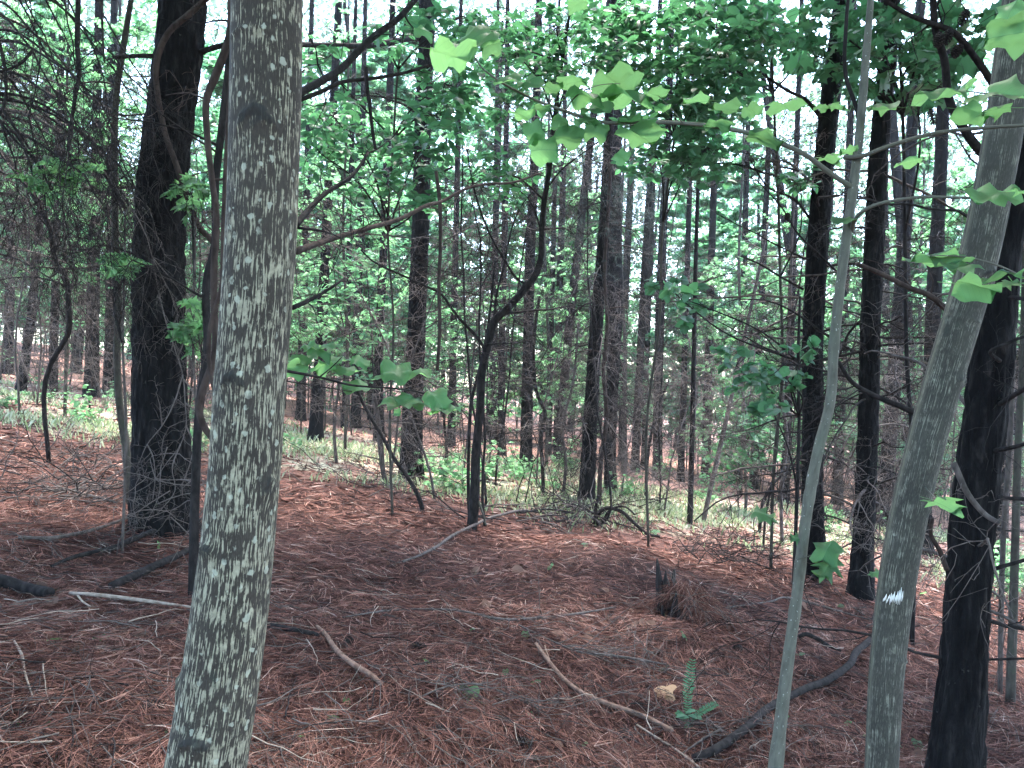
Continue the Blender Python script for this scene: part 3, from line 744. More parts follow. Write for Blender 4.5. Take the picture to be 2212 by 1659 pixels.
# spray of broad leaves growing from the left poplar
traced(poplar, [(612, 800), (655, 808), (690, 815), (760, 832), (840, 838), (900, 846), (950, 862)], 1.86, 2.05, 0.004, 0.0016, DEAD)
traced(poplar, [(690, 815), (720, 790), (740, 770)], 1.92, 1.95, 0.002, 0.001, DEAD)
traced(poplar, [(612, 822), (690, 835), (760, 846)], 1.86, 2.0, 0.0016, 0.001, DEAD)
for (x, y, w_, h_, pale) in [(655, 770, 62, 36, 1), (690, 757, 60, 30, 1), (640, 800, 50, 50, 0), (705, 745, 56, 24, 1), (752, 802, 64, 28, 1), (768, 838, 66, 24, 1), (855, 802, 78, 36, 1), (905, 800, 62, 14, 1),
    (780, 778, 46, 20, 1), (730, 778, 50, 22, 1), (845, 868, 54, 34, 1), (880, 866, 58, 28, 1), (945, 858, 62, 42, 1), (955, 880, 76, 26, 1), (858, 890, 18, 34, 0), (700, 790, 52, 30, 0), (820, 812, 40, 18, 1), (905, 873, 50, 24, 1), (670, 748, 40, 16, 1)]:
    near_leaf(poplar, x, y, w_ * 0.95, h_ * 0.8, 2.0 + R.uniform(-0.05, 0.05), pale)
# limbs leaving the left poplar to the right
traced(poplar, [(640, 543), (690, 525), (737, 510), (800, 492), (864, 473), (924, 443), (950, 437), (1010, 407), (1054, 397), (1104, 395), (1170, 373)], 1.85, 3.0, 0.0085, 0.004, VINE, tw=8)
traced(poplar, [(632, 665), (670, 648), (725, 615), (745, 600)], 1.86, 2.0, 0.0065, 0.002, DEAD, tw=3)
traced(poplar, [(638, 487), (665, 455), (700, 420), (760, 380), (795, 330)], 1.86, 2.2, 0.009, 0.004, DEAD, tw=4)
traced(poplar, [(645, 492), (700, 500), (740, 515)], 1.86, 2.0, 0.004, 0.001, DEAD, tw=2)

# ------------------------------------------------------------------ pines whose trunks can be traced
big_pine, zbig, big_pts = pine('thick black pine standing just behind the lichened poplar on the left', [(355, 1145, 112), (352, 1060, 112), (346, 880, 107), (344, 553, 103), (350, 400, 101), (367, 250, 96), (385, 123, 98), (395, 0, 95)], seed=1, limbs=3, limb_len=0.8, seg=120, step=0.012, bark=0.013, flare=1.3, lowest=0.3, highest=2.0)
mid_pine, zmid, _ = pine('dark straight pine in the middle distance behind the spray of broad leaves', [(888, 1036, 45), (891, 900, 43), (898, 750, 40), (906, 553, 38), (911, 400, 37), (914, 233, 35), (921, 100, 34), (922, 0, 34)], seed=2, limbs=16, limb_len=1.7, limb_r=0.014, seg=56, step=0.03, bark=0.012, highest=7)
pine('rough pine rising from a heap of needles at the edge of the pale grass', [(1136, 1016, 26), (1138, 900, 25), (1141, 750, 23), (1145, 553, 22), (1150, 440, 21), (1158, 250, 18), (1162, 100, 16)], seed=3, limbs=12, limb_len=1.6, limb_r=0.013, seg=40, step=0.04, highest=8)
twin_a, ztwin, _ = pine('left stem of the close pair of dark pines in a tangle of dead twigs', [(1266, 1091, 33), (1277, 886, 30), (1287, 720, 29), (1297, 600, 27), (1306, 480, 24), (1314, 300, 20), (1322, 100, 17)], seed=4, limbs=40, limb_len=1.5, limb_r=0.012, seg=44, step=0.035, twn=12, depth=2, highest=6, droop=0.12, twl=0.6)
twin_b, _, _ = pine('right stem of the close pair of dark pines, forking high in the dark needles', [(1319, 1063, 25), (1318, 960, 25), (1323, 820, 28), (1329, 650, 33), (1326, 553, 35), (1328, 400, 30), (1333, 233, 23), (1338, 100, 19)], seed=5, limbs=44, limb_len=1.7, limb_r=0.012, seg=44, step=0.035, twn=12, depth=2, highest=6.5, droop=0.12, twl=0.6)
right_pine, zrp, _ = pine('black pine directly left of the slender sapling, hung with bare twigs', [(1764, 1252, 48), (1755, 1080, 43), (1756, 900, 43), (1756, 720, 43), (1765, 553, 44), (1776, 400, 43), (1788, 267, 41), (1808, 107, 40), (1822, 0, 38)], seed=6, limbs=36, limb_len=1.5, limb_r=0.016, seg=64, step=0.022, bark=0.010, twn=9, depth=2, highest=4.6)
right_pine2, _, _ = pine('black pine between the slender sapling and the leaning poplar', [(1858, 1293, 47), (1868, 1106, 42), (1876, 886, 42), (1880, 720, 41), (1887, 553, 41), (1903, 267, 38), (1918, 120, 36), (1924, 0, 36)], seed=7, limbs=36, limb_len=1.5, limb_r=0.016, seg=64, step=0.022, bark=0.010, twn=9, depth=2, highest=4.6)
edge_pine, _, _ = pine('stout ridged pine at the right edge behind the leaning poplar', [(2064, 1659, 95), (2080, 1470, 90), (2095, 1200, 87), (2115, 1000, 86), (2140, 800, 83), (2160, 553, 80), (2195, 330, 78), (2230, 0, 74)], zbase=3.5, seed=8, limbs=16, limb_len=1.1, limb_r=0.010, seg=120, step=0.014, bark=0.011, lowest=0.4, highest=3.4, twn=6)
pine('dark pine half hidden behind the leaning poplar, on its left side', [(1903, 1143, 29), (1925, 900, 30), (1940, 700, 29), (1962, 400, 25), (1975, 200, 22)], seed=9, limbs=14, limb_len=1.3, seg=30, twn=8, highest=5.5)
pine('dark pine showing between the leaning poplar and the stout right-hand pine', [(2000, 1196, 28), (1998, 1000, 28), (2010, 850, 31), (2015, 700, 31), (2030, 400, 27), (2040, 150, 25)], seed=10, limbs=16, limb_len=1.4, seg=30, twn=8, highest=5.5)
pine('pine tucked behind the right flank of the stout right-hand pine', [(2144, 1229, 27), (2165, 900, 29), (2188, 600, 29), (2205, 400, 27)], seed=11, limbs=10, limb_len=1.2, seg=30, highest=5)
pine('straight pine with a bare foot, left of the grey sapling', [(198, 858, 29), (200, 700, 27), (206, 400, 21), (210, 200, 18)], seed=12, limbs=14, limb_len=1.9, limb_r=0.014, seg=30, twn=9, highest=8, depth=2)
pine('pine close behind the lower stem of the grey sapling', [(236, 852, 25), (240, 700, 24), (240, 400, 19), (244, 200, 17)], seed=13, limbs=12, limb_len=1.9, limb_r=0.014, seg=30, twn=9, highest=8)
pine('pine at the far left edge of the wood', [(17, 808, 20), (20, 700, 19), (22, 500, 17), (26, 200, 15)], seed=14, limbs=14, limb_len=2.2, limb_r=0.016, seg=24, twn=10, highest=10, depth=2)
pine('crooked dark stem leaning right near the left edge', [(43, 843, 19), (60, 740, 17), (72, 640, 16), (84, 500, 15), (96, 300, 13)], seed=15, limbs=14, limb_len=2.0, limb_r=0.014, seg=24, twn=10, highest=9, depth=2)
pine('slim grey pine amid hanging twigs on the left', [(113, 846, 18), (118, 700, 17), (124, 400, 15), (130, 200, 13)], seed=16, limbs=16, limb_len=2.0, limb_r=0.014, seg=24, twn=10, highest=9, depth=2)
N0 = 20
for (pxs, lab) in [
    ([(649, 907, 20), (655, 700, 18), (663, 400, 14)], 'dark pine foot seen just right of the lichened poplar'),
    ([(681, 952, 29), (690, 800, 26), (700, 600, 22), (716, 300, 18)], 'mottled pine with a bush at its foot, right of the lichened poplar'),
    ([(744, 925, 14), (750, 700, 13), (758, 400, 11)], 'thin left pine of the pair below the broad leaf spray'),
    ([(768, 924, 21), (772, 700, 18), (780, 400, 14)], 'thicker right pine of the pair below the broad leaf spray'),
    ([(820, 953, 22), (818, 800, 20), (830, 500, 17), (842, 200, 15)], 'grey pine left of the dark straight pine, behind the lowest leaves'),
    ([(975, 965, 17), (978, 800, 16), (985, 500, 13)], 'pine between the dark straight pine and the forked sapling'),
    ([(1067, 960, 16), (1068, 700, 15), (1072, 400, 12)], 'pine right behind the upper bend of the forked sapling'),
    ([(1084, 983, 16), (1083, 800, 15), (1090, 500, 14)], 'short-spaced neighbour pine right of the forked sapling'),
    ([(1184, 985, 14), (1188, 800, 13), (1196, 500, 11)], 'slim pine just right of the needle-heaped pine'),
    ([(1204, 966, 16), (1207, 700, 16), (1216, 400, 13)], 'pale-flecked pine standing among light saplings in the centre'),
    ([(1345, 998, 18), (1348, 700, 17), (1362, 400, 14)], 'pine just right of the close pair of dark pines'),
    ([(1391, 1006, 13), (1396, 800, 12), (1408, 500, 10)], 'thin pine left of the grey straight pine'),
    ([(1421, 1031, 21), (1421, 900, 20), (1425, 700, 20), (1432, 500, 18), (1444, 250, 15)], 'grey straight pine rising from the pale grass, right of centre'),
    ([(1524, 1043, 20), (1530, 800, 18), (1542, 400, 14)], 'pine behind the thin leaning stem, right of centre'),
    ([(1594, 1040, 17), (1602, 800, 16), (1612, 400, 12)], 'pine behind the bright maple sapling'),
    ([(1628, 1056, 18), (1638, 800, 16), (1652, 500, 13)], 'pine below the hanging dark round leaves'),
    ([(1694, 1086, 20), (1705, 800, 17), (1718, 400, 13)], 'pine just left of the black pine beside the slender sapling'),
    ([(1470, 1040, 15), (1478, 800, 13), (1490, 400, 11)], 'slim pine close behind the dark upright stem'),
    ([(1808, 1090, 22), (1818, 800, 20), (1832, 400, 16)], 'pine framed between the two black pines by the slender sapling')]:
    pine(lab, pxs, seed=N0, limbs=7, limb_len=1.9, limb_r=0.015, seg=20, step=0.08, bark=0.010, crown=(N0 % 2 == 0), highest=11, lowest=1.5, twn=7, twl=0.7, group='pines of the farther wood', depth=1)
    N0 += 1

# snag limbs of the big pine and of the middle pine
traced(big_pine, [(345, 121), (300, 121), (243, 124)], zbig - 0.1, zbig - 0.3, 0.018, 0.014, DEAD)
traced(big_pine, [(432, 113), (470, 101), (500, 94), (560, 92), (650, 98)], zbig, zbig - 0.4, 0.022, 0.016, DEAD)
traced(mid_pine, [(905, 82), (880, 84), (830, 93), (780, 99), (700, 98), (640, 96)], zmid, zmid - 2.0, 0.045, 0.035, DEAD)
traced(mid_pine, [(640, 205), (690, 178), (737, 148), (800, 85), (860, 40), (900, -5)], 5.0, 6.5, 0.028, 0.024, DEAD, tw=5, twl=0.5)
traced(mid_pine, [(650, 215), (700, 195), (737, 178), (800, 170), (870, 158), (930, 140)], 5.0, 5.5, 0.016, 0.010, DEAD, tw=8, twl=0.5)
traced(mid_pine, [(790, 145), (793, 190), (800, 240), (807, 300), (811, 322)], 5.2, 5.2, 0.014, 0.010, DEAD, tw=3)
traced(mid_pine, [(922, 390), (945, 378), (978, 360)], zmid - .1, zmid - .3, 0.03, 0.015, DEAD)
traced(mid_pine, [(897, 242), (870, 225), (840, 215), (810, 200)], zmid - .1, zmid - .3, 0.022, 0.010, DEAD, tw=4, twl=0.5)
traced(right_pine, [(1790, 275), (1740, 215), (1700, 195), (1640, 155)], zrp, zrp - .4, 0.028, 0.010, DEAD, tw=6, twl=0.5)
traced(right_pine, [(1748, 470), (1715, 430), (1660, 405), (1620, 345)], zrp, zrp - .4, 0.016, 0.006, DEAD, tw=6, twl=0.5)
traced(right_pine, [(1820, 600), (1780, 560), (1720, 500), (1690, 450), (1640, 395)], zrp - .2, zrp - .6, 0.014, 0.006, DEAD, tw=5, twl=0.4)
traced(right_pine, [(1745, 795), (1700, 770), (1640, 745), (1590, 715), (1545, 690)], zrp, zrp - .3, 0.012, 0.004, DEAD, tw=5, twl=0.4)
traced(right_pine, [(1735, 625), (1690, 600), (1640, 570), (1600, 553)], zrp, zrp - .3, 0.014, 0.008, DEAD, tw=4, twl=0.4)
traced(edge_pine, [(2065, 690), (2040, 665), (2010, 640), (1960, 620), (1900, 590), (1850, 570)], 3.5, 3.3, 0.014, 0.010, VINE, tw=5, twl=0.4)
traced(edge_pine, [(2120, 330), (2090, 290), (2050, 215), (2040, 130), (2020, 60), (2015, -10)], 3.5, 3.2, 0.021, 0.013, DEAD, tw=4, twl=0.3)
traced(edge_pine, [(2150, 190), (2110, 130), (2060, 70), (2010, 50), (1960, 30), (1910, 0)], 3.5, 3.0, 0.016, 0.007, DEAD, tw=5, twl=0.4)
traced(edge_pine, [(2040, 940), (2000, 905), (1950, 880), (1880, 850), (1840, 825), (1810, 780)], 3.5, 3.3, 0.016, 0.008, DEAD, tw=6, twl=0.4)
traced(edge_pine, [(2060, 1000), (2100, 1080), (2140, 1120), (2160, 1130)], 3.35, 3.3, 0.014, 0.010, TWIG, tw=2)
traced(edge_pine, [(2045, 1230), (2030, 1190), (2010, 1150), (2015, 1120)], 3.45, 3.3, 0.012, 0.007, VINE, tw=3, twl=0.25)
traced(edge_pine, [(2130, 1235), (2160, 1225), (2212, 1210), (2260, 1190)], 3.5, 3.3, 0.010, 0.007, DEAD, tw=2)
traced(edge_pine, [(2125, 1425), (2170, 1424), (2230, 1422)], 3.5, 3.4, 0.006, 0.005, DEAD)
traced(edge_pine, [(2160, 780), (2140, 760), (2180, 740), (2230, 720)], 3.4, 3.3, 0.010, 0.006, DEAD, tw=3)
traced(edge_pine, [(2135, 890), (2180, 860), (2230, 830)], 3.5, 3.2, 0.013, 0.010, DEAD, tw=3)
traced(edge_pine, [(2120, 975), (2170, 970), (2230, 955)], 3.5, 3.2, 0.011, 0.008, DEAD, tw=3)

# dark needles caught round the pair of pines
mb = MB()
for k in range(420):
    c = P(rng.normal(1345, 62), rng.normal(450, 60), ztwin + rng.normal(-0.2, 0.5)) if k % 4 else P(rng.normal(1240, 40), rng.normal(520, 40), ztwin + rng.normal(0, 0.4))
    needle_tuft(mb, c, rng.normal(0, 1, 3) + (0, 0, 0.3), 0.17, 12, 0.0022, rng, rng.uniform(0, 0.8))
part('needle_foliage', mb, DARKNEEDLE, twin_b, kind='stuff')

# ------------------------------------------------------------------ stems and vines
def stem(name, label, cat, pxs, widths, mat, z=None, tw=0, twl=0.4, seg=9, extend=None, group=None, depth=1, smooth=6, on_ground=True):
    if z is None: b, z = G(*pxs[0])
    pts = list(path(pxs, z)); rad = [wd / FPX * z / 2 for wd in widths]
    if on_ground:
        base = np.array([pts[0][0], pts[0][1], float(H(pts[0][0], pts[0][1]))]); pts[0] = base - (0, 0, 0.06)
    else: base = pts[0].copy()
    if extend: pts.append(pts[-1] + unit(pts[-1] - pts[-2]) * extend); rad.append(rad[-1] * 0.5)
    t = thing(name, label, cat, base, group)
    cl = np.linspace(0, 1, len(rad)); mb = MB(); mb.tube(pts, 0, 0, seg, 0.2, smooth=smooth, radii=rad)
    part('stem', mb, mat, t)
    for k in range(tw):
        i = int(rng.integers(len(pts) // 3, len(pts) - 1)); f = rng.random()
        p = pts[i] * (1 - f) + pts[i + 1] * f
        m = dead_limb(p, rng.uniform(0, 6.28), twl * rng.uniform(0.6, 1.3), rad[i] * 0.35, rng, 0.02, 5, 0.35, twl * 0.4, depth, 3)
        part('branch', m, mat, t)
    return t, z, np.array(pts)

forked, zf, forked_pts = stem('young_tree', 'dark crooked sapling with a forked stem at the centre of the clearing', 'sapling',
    [(1018, 1143), (1025, 1086), (1028, 986), (1037, 886), (1044, 786), (1057, 736), (1067, 696), (1097, 666), (1134, 623), (1157, 593), (1169, 553), (1170, 500), (1176, 433), (1187, 367), (1197, 267), (1214, 133), (1230, 33)],
    [25, 22, 20, 18, 18, 17, 18, 16, 16, 15, 13, 12, 12, 11, 10, 8, 6], DEAD, tw=5, twl=0.8, extend=1.5)
traced(forked, [(1047, 753), (1025, 722), (1000, 696), (975, 665), (954, 636), (920, 618), (881, 600), (840, 582), (804, 563), (780, 540)], zf, zf - 0.5, 0.018, 0.008, DEAD, tw=5, twl=0.5)
traced(forked, [(1134, 613), (1115, 600), (1097, 573), (1060, 510), (1031, 433), (1018, 380), (1009, 323)], zf, zf - 0.3, 0.014, 0.008, DEAD, tw=4, twl=0.5)
traced(forked, [(1067, 696), (1072, 640), (1085, 590), (1097, 530), (1110, 480), (1130, 440), (1160, 405)], zf, zf + 0.3, 0.014, 0.006, DEAD, tw=4, twl=0.5)
traced(forked, [(1050, 745), (1080, 742), (1110, 741), (1150, 737)], zf, zf - 0.4, 0.007, 0.004, DEAD, tw=3)
traced(forked, [(1030, 1075), (1040, 1100), (1050, 1135)], zf, zf - 0.1, 0.016, 0.010, MOSSY)
traced(forked, [(1187, 400), (1210, 370), (1260, 330), (1320, 290), (1380, 265)], zf, zf - 0.3, 0.010, 0.004, DEAD, tw=6, twl=0.5)
stem('thin_stem', 'thin dark stem standing close beside the forked sapling', 'stem', [(1016, 1120), (1012, 1060), (1013, 960), (1020, 860), (1040, 780), (1055, 700), (1070, 560)], [9, 8, 7, 7, 6, 5, 4], DEAD, tw=3, twl=0.5)
stem('young_tree', 'thin grey sapling bending down along the left side of the thick black pine', 'sapling',
    [(281, 1092), (278, 1053), (273, 970), (260, 886), (253, 786), (255, 653), (250, 553), (248, 433), (247, 300), (250, 217), (267, 100), (283, 0)], [19, 18, 17, 16, 15, 15, 15, 14, 14, 14, 13, 11], MOSSY, tw=5, twl=0.9, extend=2)
stem('young_tree', 'dark thin trunk wrapped by a vine between the black pine and the poplar', 'sapling',
    [(424, 1090), (423, 1020), (430, 886), (447, 753), (450, 586), (460, 553), (465, 400), (480, 267), (494, 133), (500, 0)], [22, 19, 18, 17, 17, 17, 16, 16, 15, 14], DEAD, z=4.3, tw=4, twl=0.6, extend=2)
stem('vine', 'thick twisting brown vine hanging behind the left edge of the lichened poplar', 'vine',
    [(462, 1100), (466, 990), (460, 950), (443, 926), (430, 886), (440, 836), (463, 770), (465, 720), (462, 653), (463, 553), (467, 467), (457, 383), (448, 300), (448, 207), (467, 160), (497, 67), (499, 0)], [13, 13, 14, 15, 16, 16, 15, 14, 15, 15, 14, 13, 14, 15, 18, 16, 16], VINE, z=3.6, tw=3, twl=0.5, extend=1.2)
stem('vine', 'second thinner brown vine twined beside the thick one', 'vine', [(470, 1080), (478, 960), (470, 880), (452, 790), (455, 700), (478, 620), (480, 553), (483, 450), (488, 330), (492, 250), (500, 120)], [8, 8, 8, 9, 9, 9, 9, 9, 8, 8, 7], VINE, z=3.5, tw=2)
stem('vine', 'smooth vine crossing the front of the thick black pine', 'vine', [(470, 540), (457, 520), (430, 490), (410, 440), (393, 393), (375, 340), (360, 300), (348, 250), (340, 200), (336, 155), (342, 117), (367, 67), (410, 30), (443, 0)], [10, 12, 13, 13, 13, 12, 12, 12, 12, 13, 13, 13, 13, 12], VINE, z=zbig - 0.26, extend=1.5, on_ground=False)
stem('dead_stem', 'dark dead stem leaning left and curling down through the left thicket', 'stem', [(112, 845), (110, 786), (133, 747), (147, 720), (148, 653), (143, 603), (117, 553), (110, 500), (97, 467), (70, 420), (33, 367), (0, 327), (-40, 290)], [9, 10, 10, 11, 11, 11, 11, 11, 11, 11, 11, 11, 11], DEAD, z=8.0, tw=7, twl=0.9)
stem('thin_stem', 'dark upright bare stem standing in the pale grass right of centre', 'stem', [(1490, 1131), (1495, 950), (1499, 750), (1503, 553), (1508, 400), (1514, 250), (1520, 120)], [13, 11, 10, 9, 8, 7, 5], DEAD, tw=8, twl=0.9, extend=1)
stem('thin_stem', 'thin grey stem leaning right beside the dark upright stem', 'stem', [(1517, 1129), (1545, 1010), (1575, 880), (1605, 740), (1637, 596), (1660, 480)], [11, 10, 9, 8, 7, 5], TWIG, tw=5, twl=0.7)
stem('young_tree', 'mossy thin stem at the far right edge', 'sapling', [(2188, 1362), (2193, 1180), (2198, 1000), (2208, 800), (2216, 500)], [20, 16, 15, 13, 12], MOSSY, tw=5, twl=0.6, z=5.0, extend=2)
stem('thin_stem', 'pale thin stem just right of the stout right-hand pine', 'stem', [(2166, 1342), (2168, 1150), (2182, 950), (2190, 700)], [10, 11, 11, 9], TWIG, tw=4, twl=0.6, z=5.2)
stem('vine', 'dark vine climbing between the close pair of pines', 'vine', [(1294, 1095), (1298, 1000), (1310, 900), (1304, 800), (1312, 700), (1306, 600), (1312, 480), (1320, 350)], [11, 10, 10, 9, 9, 8, 8, 7], VINE, z=ztwin - 0.35, tw=6, twl=0.6)
stem('thin_stem', 'crooked black stem between the needle-heaped pine and the close pair', 'stem', [(1175, 1065), (1172, 1010), (1170, 930), (1178, 895), (1160, 850), (1153, 780), (1158, 690), (1166, 640)], [9, 8, 9, 8, 8, 7, 7, 6], DEAD, tw=4, twl=0.5)
stem('dead_stem', 'dead crooked stem leaning in front of the dark straight pine', 'stem', [(918, 1108), (905, 1075), (880, 1030), (848, 985), (830, 950), (800, 900), (775, 850), (755, 790)], [11, 10, 9, 9, 8, 7, 6, 5], DEAD, tw=6, twl=0.5)
stem('dead_stem', 'grey forked dead stem below the broad leaf spray', 'stem', [(836, 1048), (828, 1020), (822, 960), (815, 900), (808, 850)], [10, 11, 13, 12, 9], TWIG, tw=6, twl=0.5)
stem('vine', 'brown hanging vine loop beside the dark straight pine', 'vine', [(945, 800), (950, 700), (948, 620), (951, 540), (950, 437), (942, 370)], [7, 8, 8, 8, 9, 7], VINE, z=6.0, on_ground=False)
for k, (pxs, lab) in enumerate([([(728, 1000), (722, 930), (730, 850), (745, 760)], 'wispy twig stem left of the forked dead stem'), ([(955, 1050), (965, 980), (960, 900), (985, 800)], 'wispy twig stem right of the dark straight pine'),
    ([(1215, 1075), (1222, 1000), (1215, 920), (1235, 840), (1250, 700)], 'wispy twig stem left of the close pair of pines'), ([(1395, 1080), (1400, 980), (1415, 900), (1445, 820)], 'wispy twig stem at the edge of the pale grass'),
    ([(1690, 1180), (1688, 1060), (1700, 950), (1690, 850), (1705, 700), (1712, 500), (1720, 350)], 'tangled upright dark vine stem left of the black pine'), ([(1640, 1150), (1650, 1080), (1680, 1035), (1700, 1020)], 'arching black twig low to the left of the black pine'),
    ([(1950, 1230), (1945, 1100), (1955, 1000)], 'wispy twig stem at the foot of the leaning poplar')]):
    stem('thin_stem', lab, 'stem', pxs, list(np.linspace(8, 4, len(pxs))), DEAD if k % 2 else TWIG, tw=8, twl=0.55, depth=1)

# pale dead twigs draped over the foot of the thick black pine
br = thing('fallen_branch', 'pale dead branch draped down the front of the thick black pine', 'branch', G(330, 1120)[0])
for pxs in [[(330, 560), (345, 640), (360, 700), (380, 760), (395, 810), (400, 870), (402, 920), (390, 960), (360, 1000), (325, 1045), (290, 1065)], [(395, 810), (380, 860), (350, 920), (318, 960), (300, 1000)], [(398, 820), (425, 860), (430, 900), (425, 960), (418, 1010)],
            [(385, 770), (400, 730), (415, 670), (425, 655)], [(400, 870), (430, 900), (432, 950)], [(402, 920), (420, 960), (432, 1020), (450, 1080), (462, 1140)], [(350, 920), (346, 880), (338, 850)], [(318, 960), (330, 985), (335, 1030), (330, 1080)], [(390, 960), (372, 1010), (378, 1060), (340, 1110)]]:
    mb = MB(); q = path(pxs, zbig - 0.32, zbig - 0.5); mb.tube(q, 0.0055, 0.002, 5, 0.7, smooth=5); twigs(mb, spline(q, 3), 0.003, 5, 0.25, 1, 0.02); part('twig', mb, TWIG, br)
for k in range(26):
    p = P(rng.uniform(250, 480), rng.uniform(960, 1150), zbig - rng.uniform(0.4, 1.1)); p[2] = max(p[2], H(p[0], p[1]) + 0.02)
    mb = MB(); q = wander(p, rng.normal(0, 1, 3) * (1, 0.6, 0.9), rng.uniform(0.3, 0.8), 8, 0.2, 0.06); mb.tube(q, 0.004, 0.0012, 4, rng.uniform(0.3, 1)); twigs(mb, q, 0.002, 5, 0.2, 1, 0.05); part('twig', mb, TWIG, br)

# hanging dead boughs in the upper left, from pines that stand just outside the picture
def hanging(label, bx, by, z, trunk_w, n, boxpx, seed, zr=1.5, length=1.1, twig_p=0.75):
    g = np.random.default_rng(seed); base = P(bx, by, z); base[2] = float(H(base[0], base[1]))
    t = thing('pine_tree', label, 'pine tree', base, 'pines standing in the near wood'); top = base + (0.3, 0, 13)
    mb = MB(); trunk(mb, [base - (0, 0, 0.1), (base * 2 + top) / 3, (base + top * 2) / 3, top], [trunk_w, trunk_w * .8, trunk_w * .4], seg=24, step=0.08, bark=0.01, seed=seed); part('trunk', mb, PINE, t)
    wood = DEAD if twig_p > 0.5 else TWIG
    for k in range(n):
        p = P(g.uniform(*boxpx[:2]), g.uniform(*boxpx[2:]), z + g.uniform(-zr, zr) * 0.6)
        s = np.array([np.interp(p[2] + 0.4, [base[2], top[2]], [base[i], top[i]]) for i in range(2)] + [p[2] + 0.4])
        mid = (s + p) / 2 + (0, 0, 0.15)
        q = spline(np.array([s, mid, p]), 5); mb = MB(); mb.tube(q, 0.012, 0.006, 5, 0.3)
        e = wander(p, unit(p - s) + (0, 0, -0.7), length * g.uniform(0.6, 1.2), 9, 0.16, 0.14, g); mb.tube(e, 0.006, 0.002, 4, 0.4)
        twigs(mb, e, 0.004, 14, 0.5, 2, 0.16, 3, 0.22, None, 0.7, g); twigs(mb, q, 0.004, 6, 0.5, 1, 0.14, 3, 0.22, None, 0.7, g)
        part('branch', mb, DEAD if g.random() < twig_p else TWIG, t)
    give_crown(t, base, top, seed)
    return t
snag, zsn = hanging('pine just outside the left edge with dead boughs hanging into view', -150, 1050, 5.2, 0.13, 26, (-40, 300, -60, 380), 61), 5.2
hanging('pine beyond the left edge with a haze of grey twigs hanging low', -120, 940, 8.5, 0.14, 34, (-60, 290, 200, 680), 62, 2.0, 1.5, 0.15)
for pxs, r in [([(170, -20), (167, 100), (170, 167), (163, 207), (155, 260), (147, 317)], 0.016), ([(220, -20), (221, 60), (225, 133)], 0.009), ([(10, 240), (40, 290), (60, 340), (75, 390)], 0.010), ([(-10, 60), (12, 160), (8, 230), (-10, 260)], 0.012), ([(-10, 250), (30, 300), (80, 350), (110, 410)], 0.009), ([(70, 110), (40, 140), (0, 155)], 0.010)]:
    traced(snag, pxs, zsn - 0.5, zsn - 0.7, r, r * 0.55, DEAD, tw=9, twl=0.5)

# ------------------------------------------------------------------ understory trees with leaves one can pick apart
def spray(c, d, g, n, size, kind_flat):
    """a drooping leaf spray: leaflets either side of a short stalk"""
    out = []; d = unit(d); side = unit(np.cross(d, (0, 0, 1.0)))
    L = size * n * 0.22
    for i in range(n):
        f = (i + 0.5) / n; s = 1 if i % 2 else -1
        if i == n - 1: s = 0
        p = c + d * L * f + np.array([0, 0, -0.25 * L * f * f])
        dd = unit(d * 0.55 + side * s * 0.9 + np.array([0, 0, -0.35]) + g.normal(0, 0.25, 3))
        n_ = unit(np.array([0, 0, 1.0]) + g.normal(0, kind_flat, 3))
        out.append((p, frame(n_, dd), size * g.uniform(0.7, 1.15), g.random()))
    return out
def leafy(t, stem_pts, regions, z, meshes, kind, size, mass_mat, seed, per=7, flat=0.45, wood=DEAD, limit=300, dens=3.0):
    """regions: (px, py, rx, ry, clusters); boughs run from the stem to each region, twigs to each spray"""
    g = np.random.default_rng(seed); items = []
    for (cx, cy, rx, ry, nc) in regions:
        c = P(cx, cy, z + g.uniform(-0.4, 0.4))
        k = int(np.argmin(np.linalg.norm(stem_pts - (c - (0, 0, 0.5)), axis=1))); s = stem_pts[k]
        m = (s + c) / 2 + g.normal(0, 0.08, 3) + (0, 0, 0.08)
        q = spline(np.array([s, m, c]), 5); mb = MB(); mb.tube(q, 0.012, 0.005, 5, 0.2)
        for _ in range(int(nc * dens)):
            a = g.uniform(0, 6.28); rr = math.sqrt(g.random())
            p = P(cx + math.cos(a) * rx * rr, cy + math.sin(a) * ry * rr, z + g.normal(0, 0.45))
            j = int(np.argmin(np.linalg.norm(q - p, axis=1))); mid = (q[j] + p) / 2 + g.normal(0, 0.04, 3)
            mb.tube(spline(np.array([q[j], mid, p]), 3), 0.0035, 0.0015, 3, 0.2, cap=False)
            items += spray(p, (p - q[j]) * (1, 1, 0.4) + g.normal(0, 0.1, 3), g, int(g.integers(max(3, per - 3), per + 2)), size * g.uniform(0.8, 1.15), flat)
        part('branch', mb, wood, t)
    items.sort(key=lambda it: np.linalg.norm(it[0] - CAM) / it[2])
    for i, it in enumerate(items[:limit]): put_leaf(meshes[i % len(meshes)], it[0], it[1], it[2], t)
    if len(items) > limit:
        mb = MB(); join_leaves(mb, SH[kind], items[limit:]); part('foliage', mb, mass_mat, t, kind='stuff')

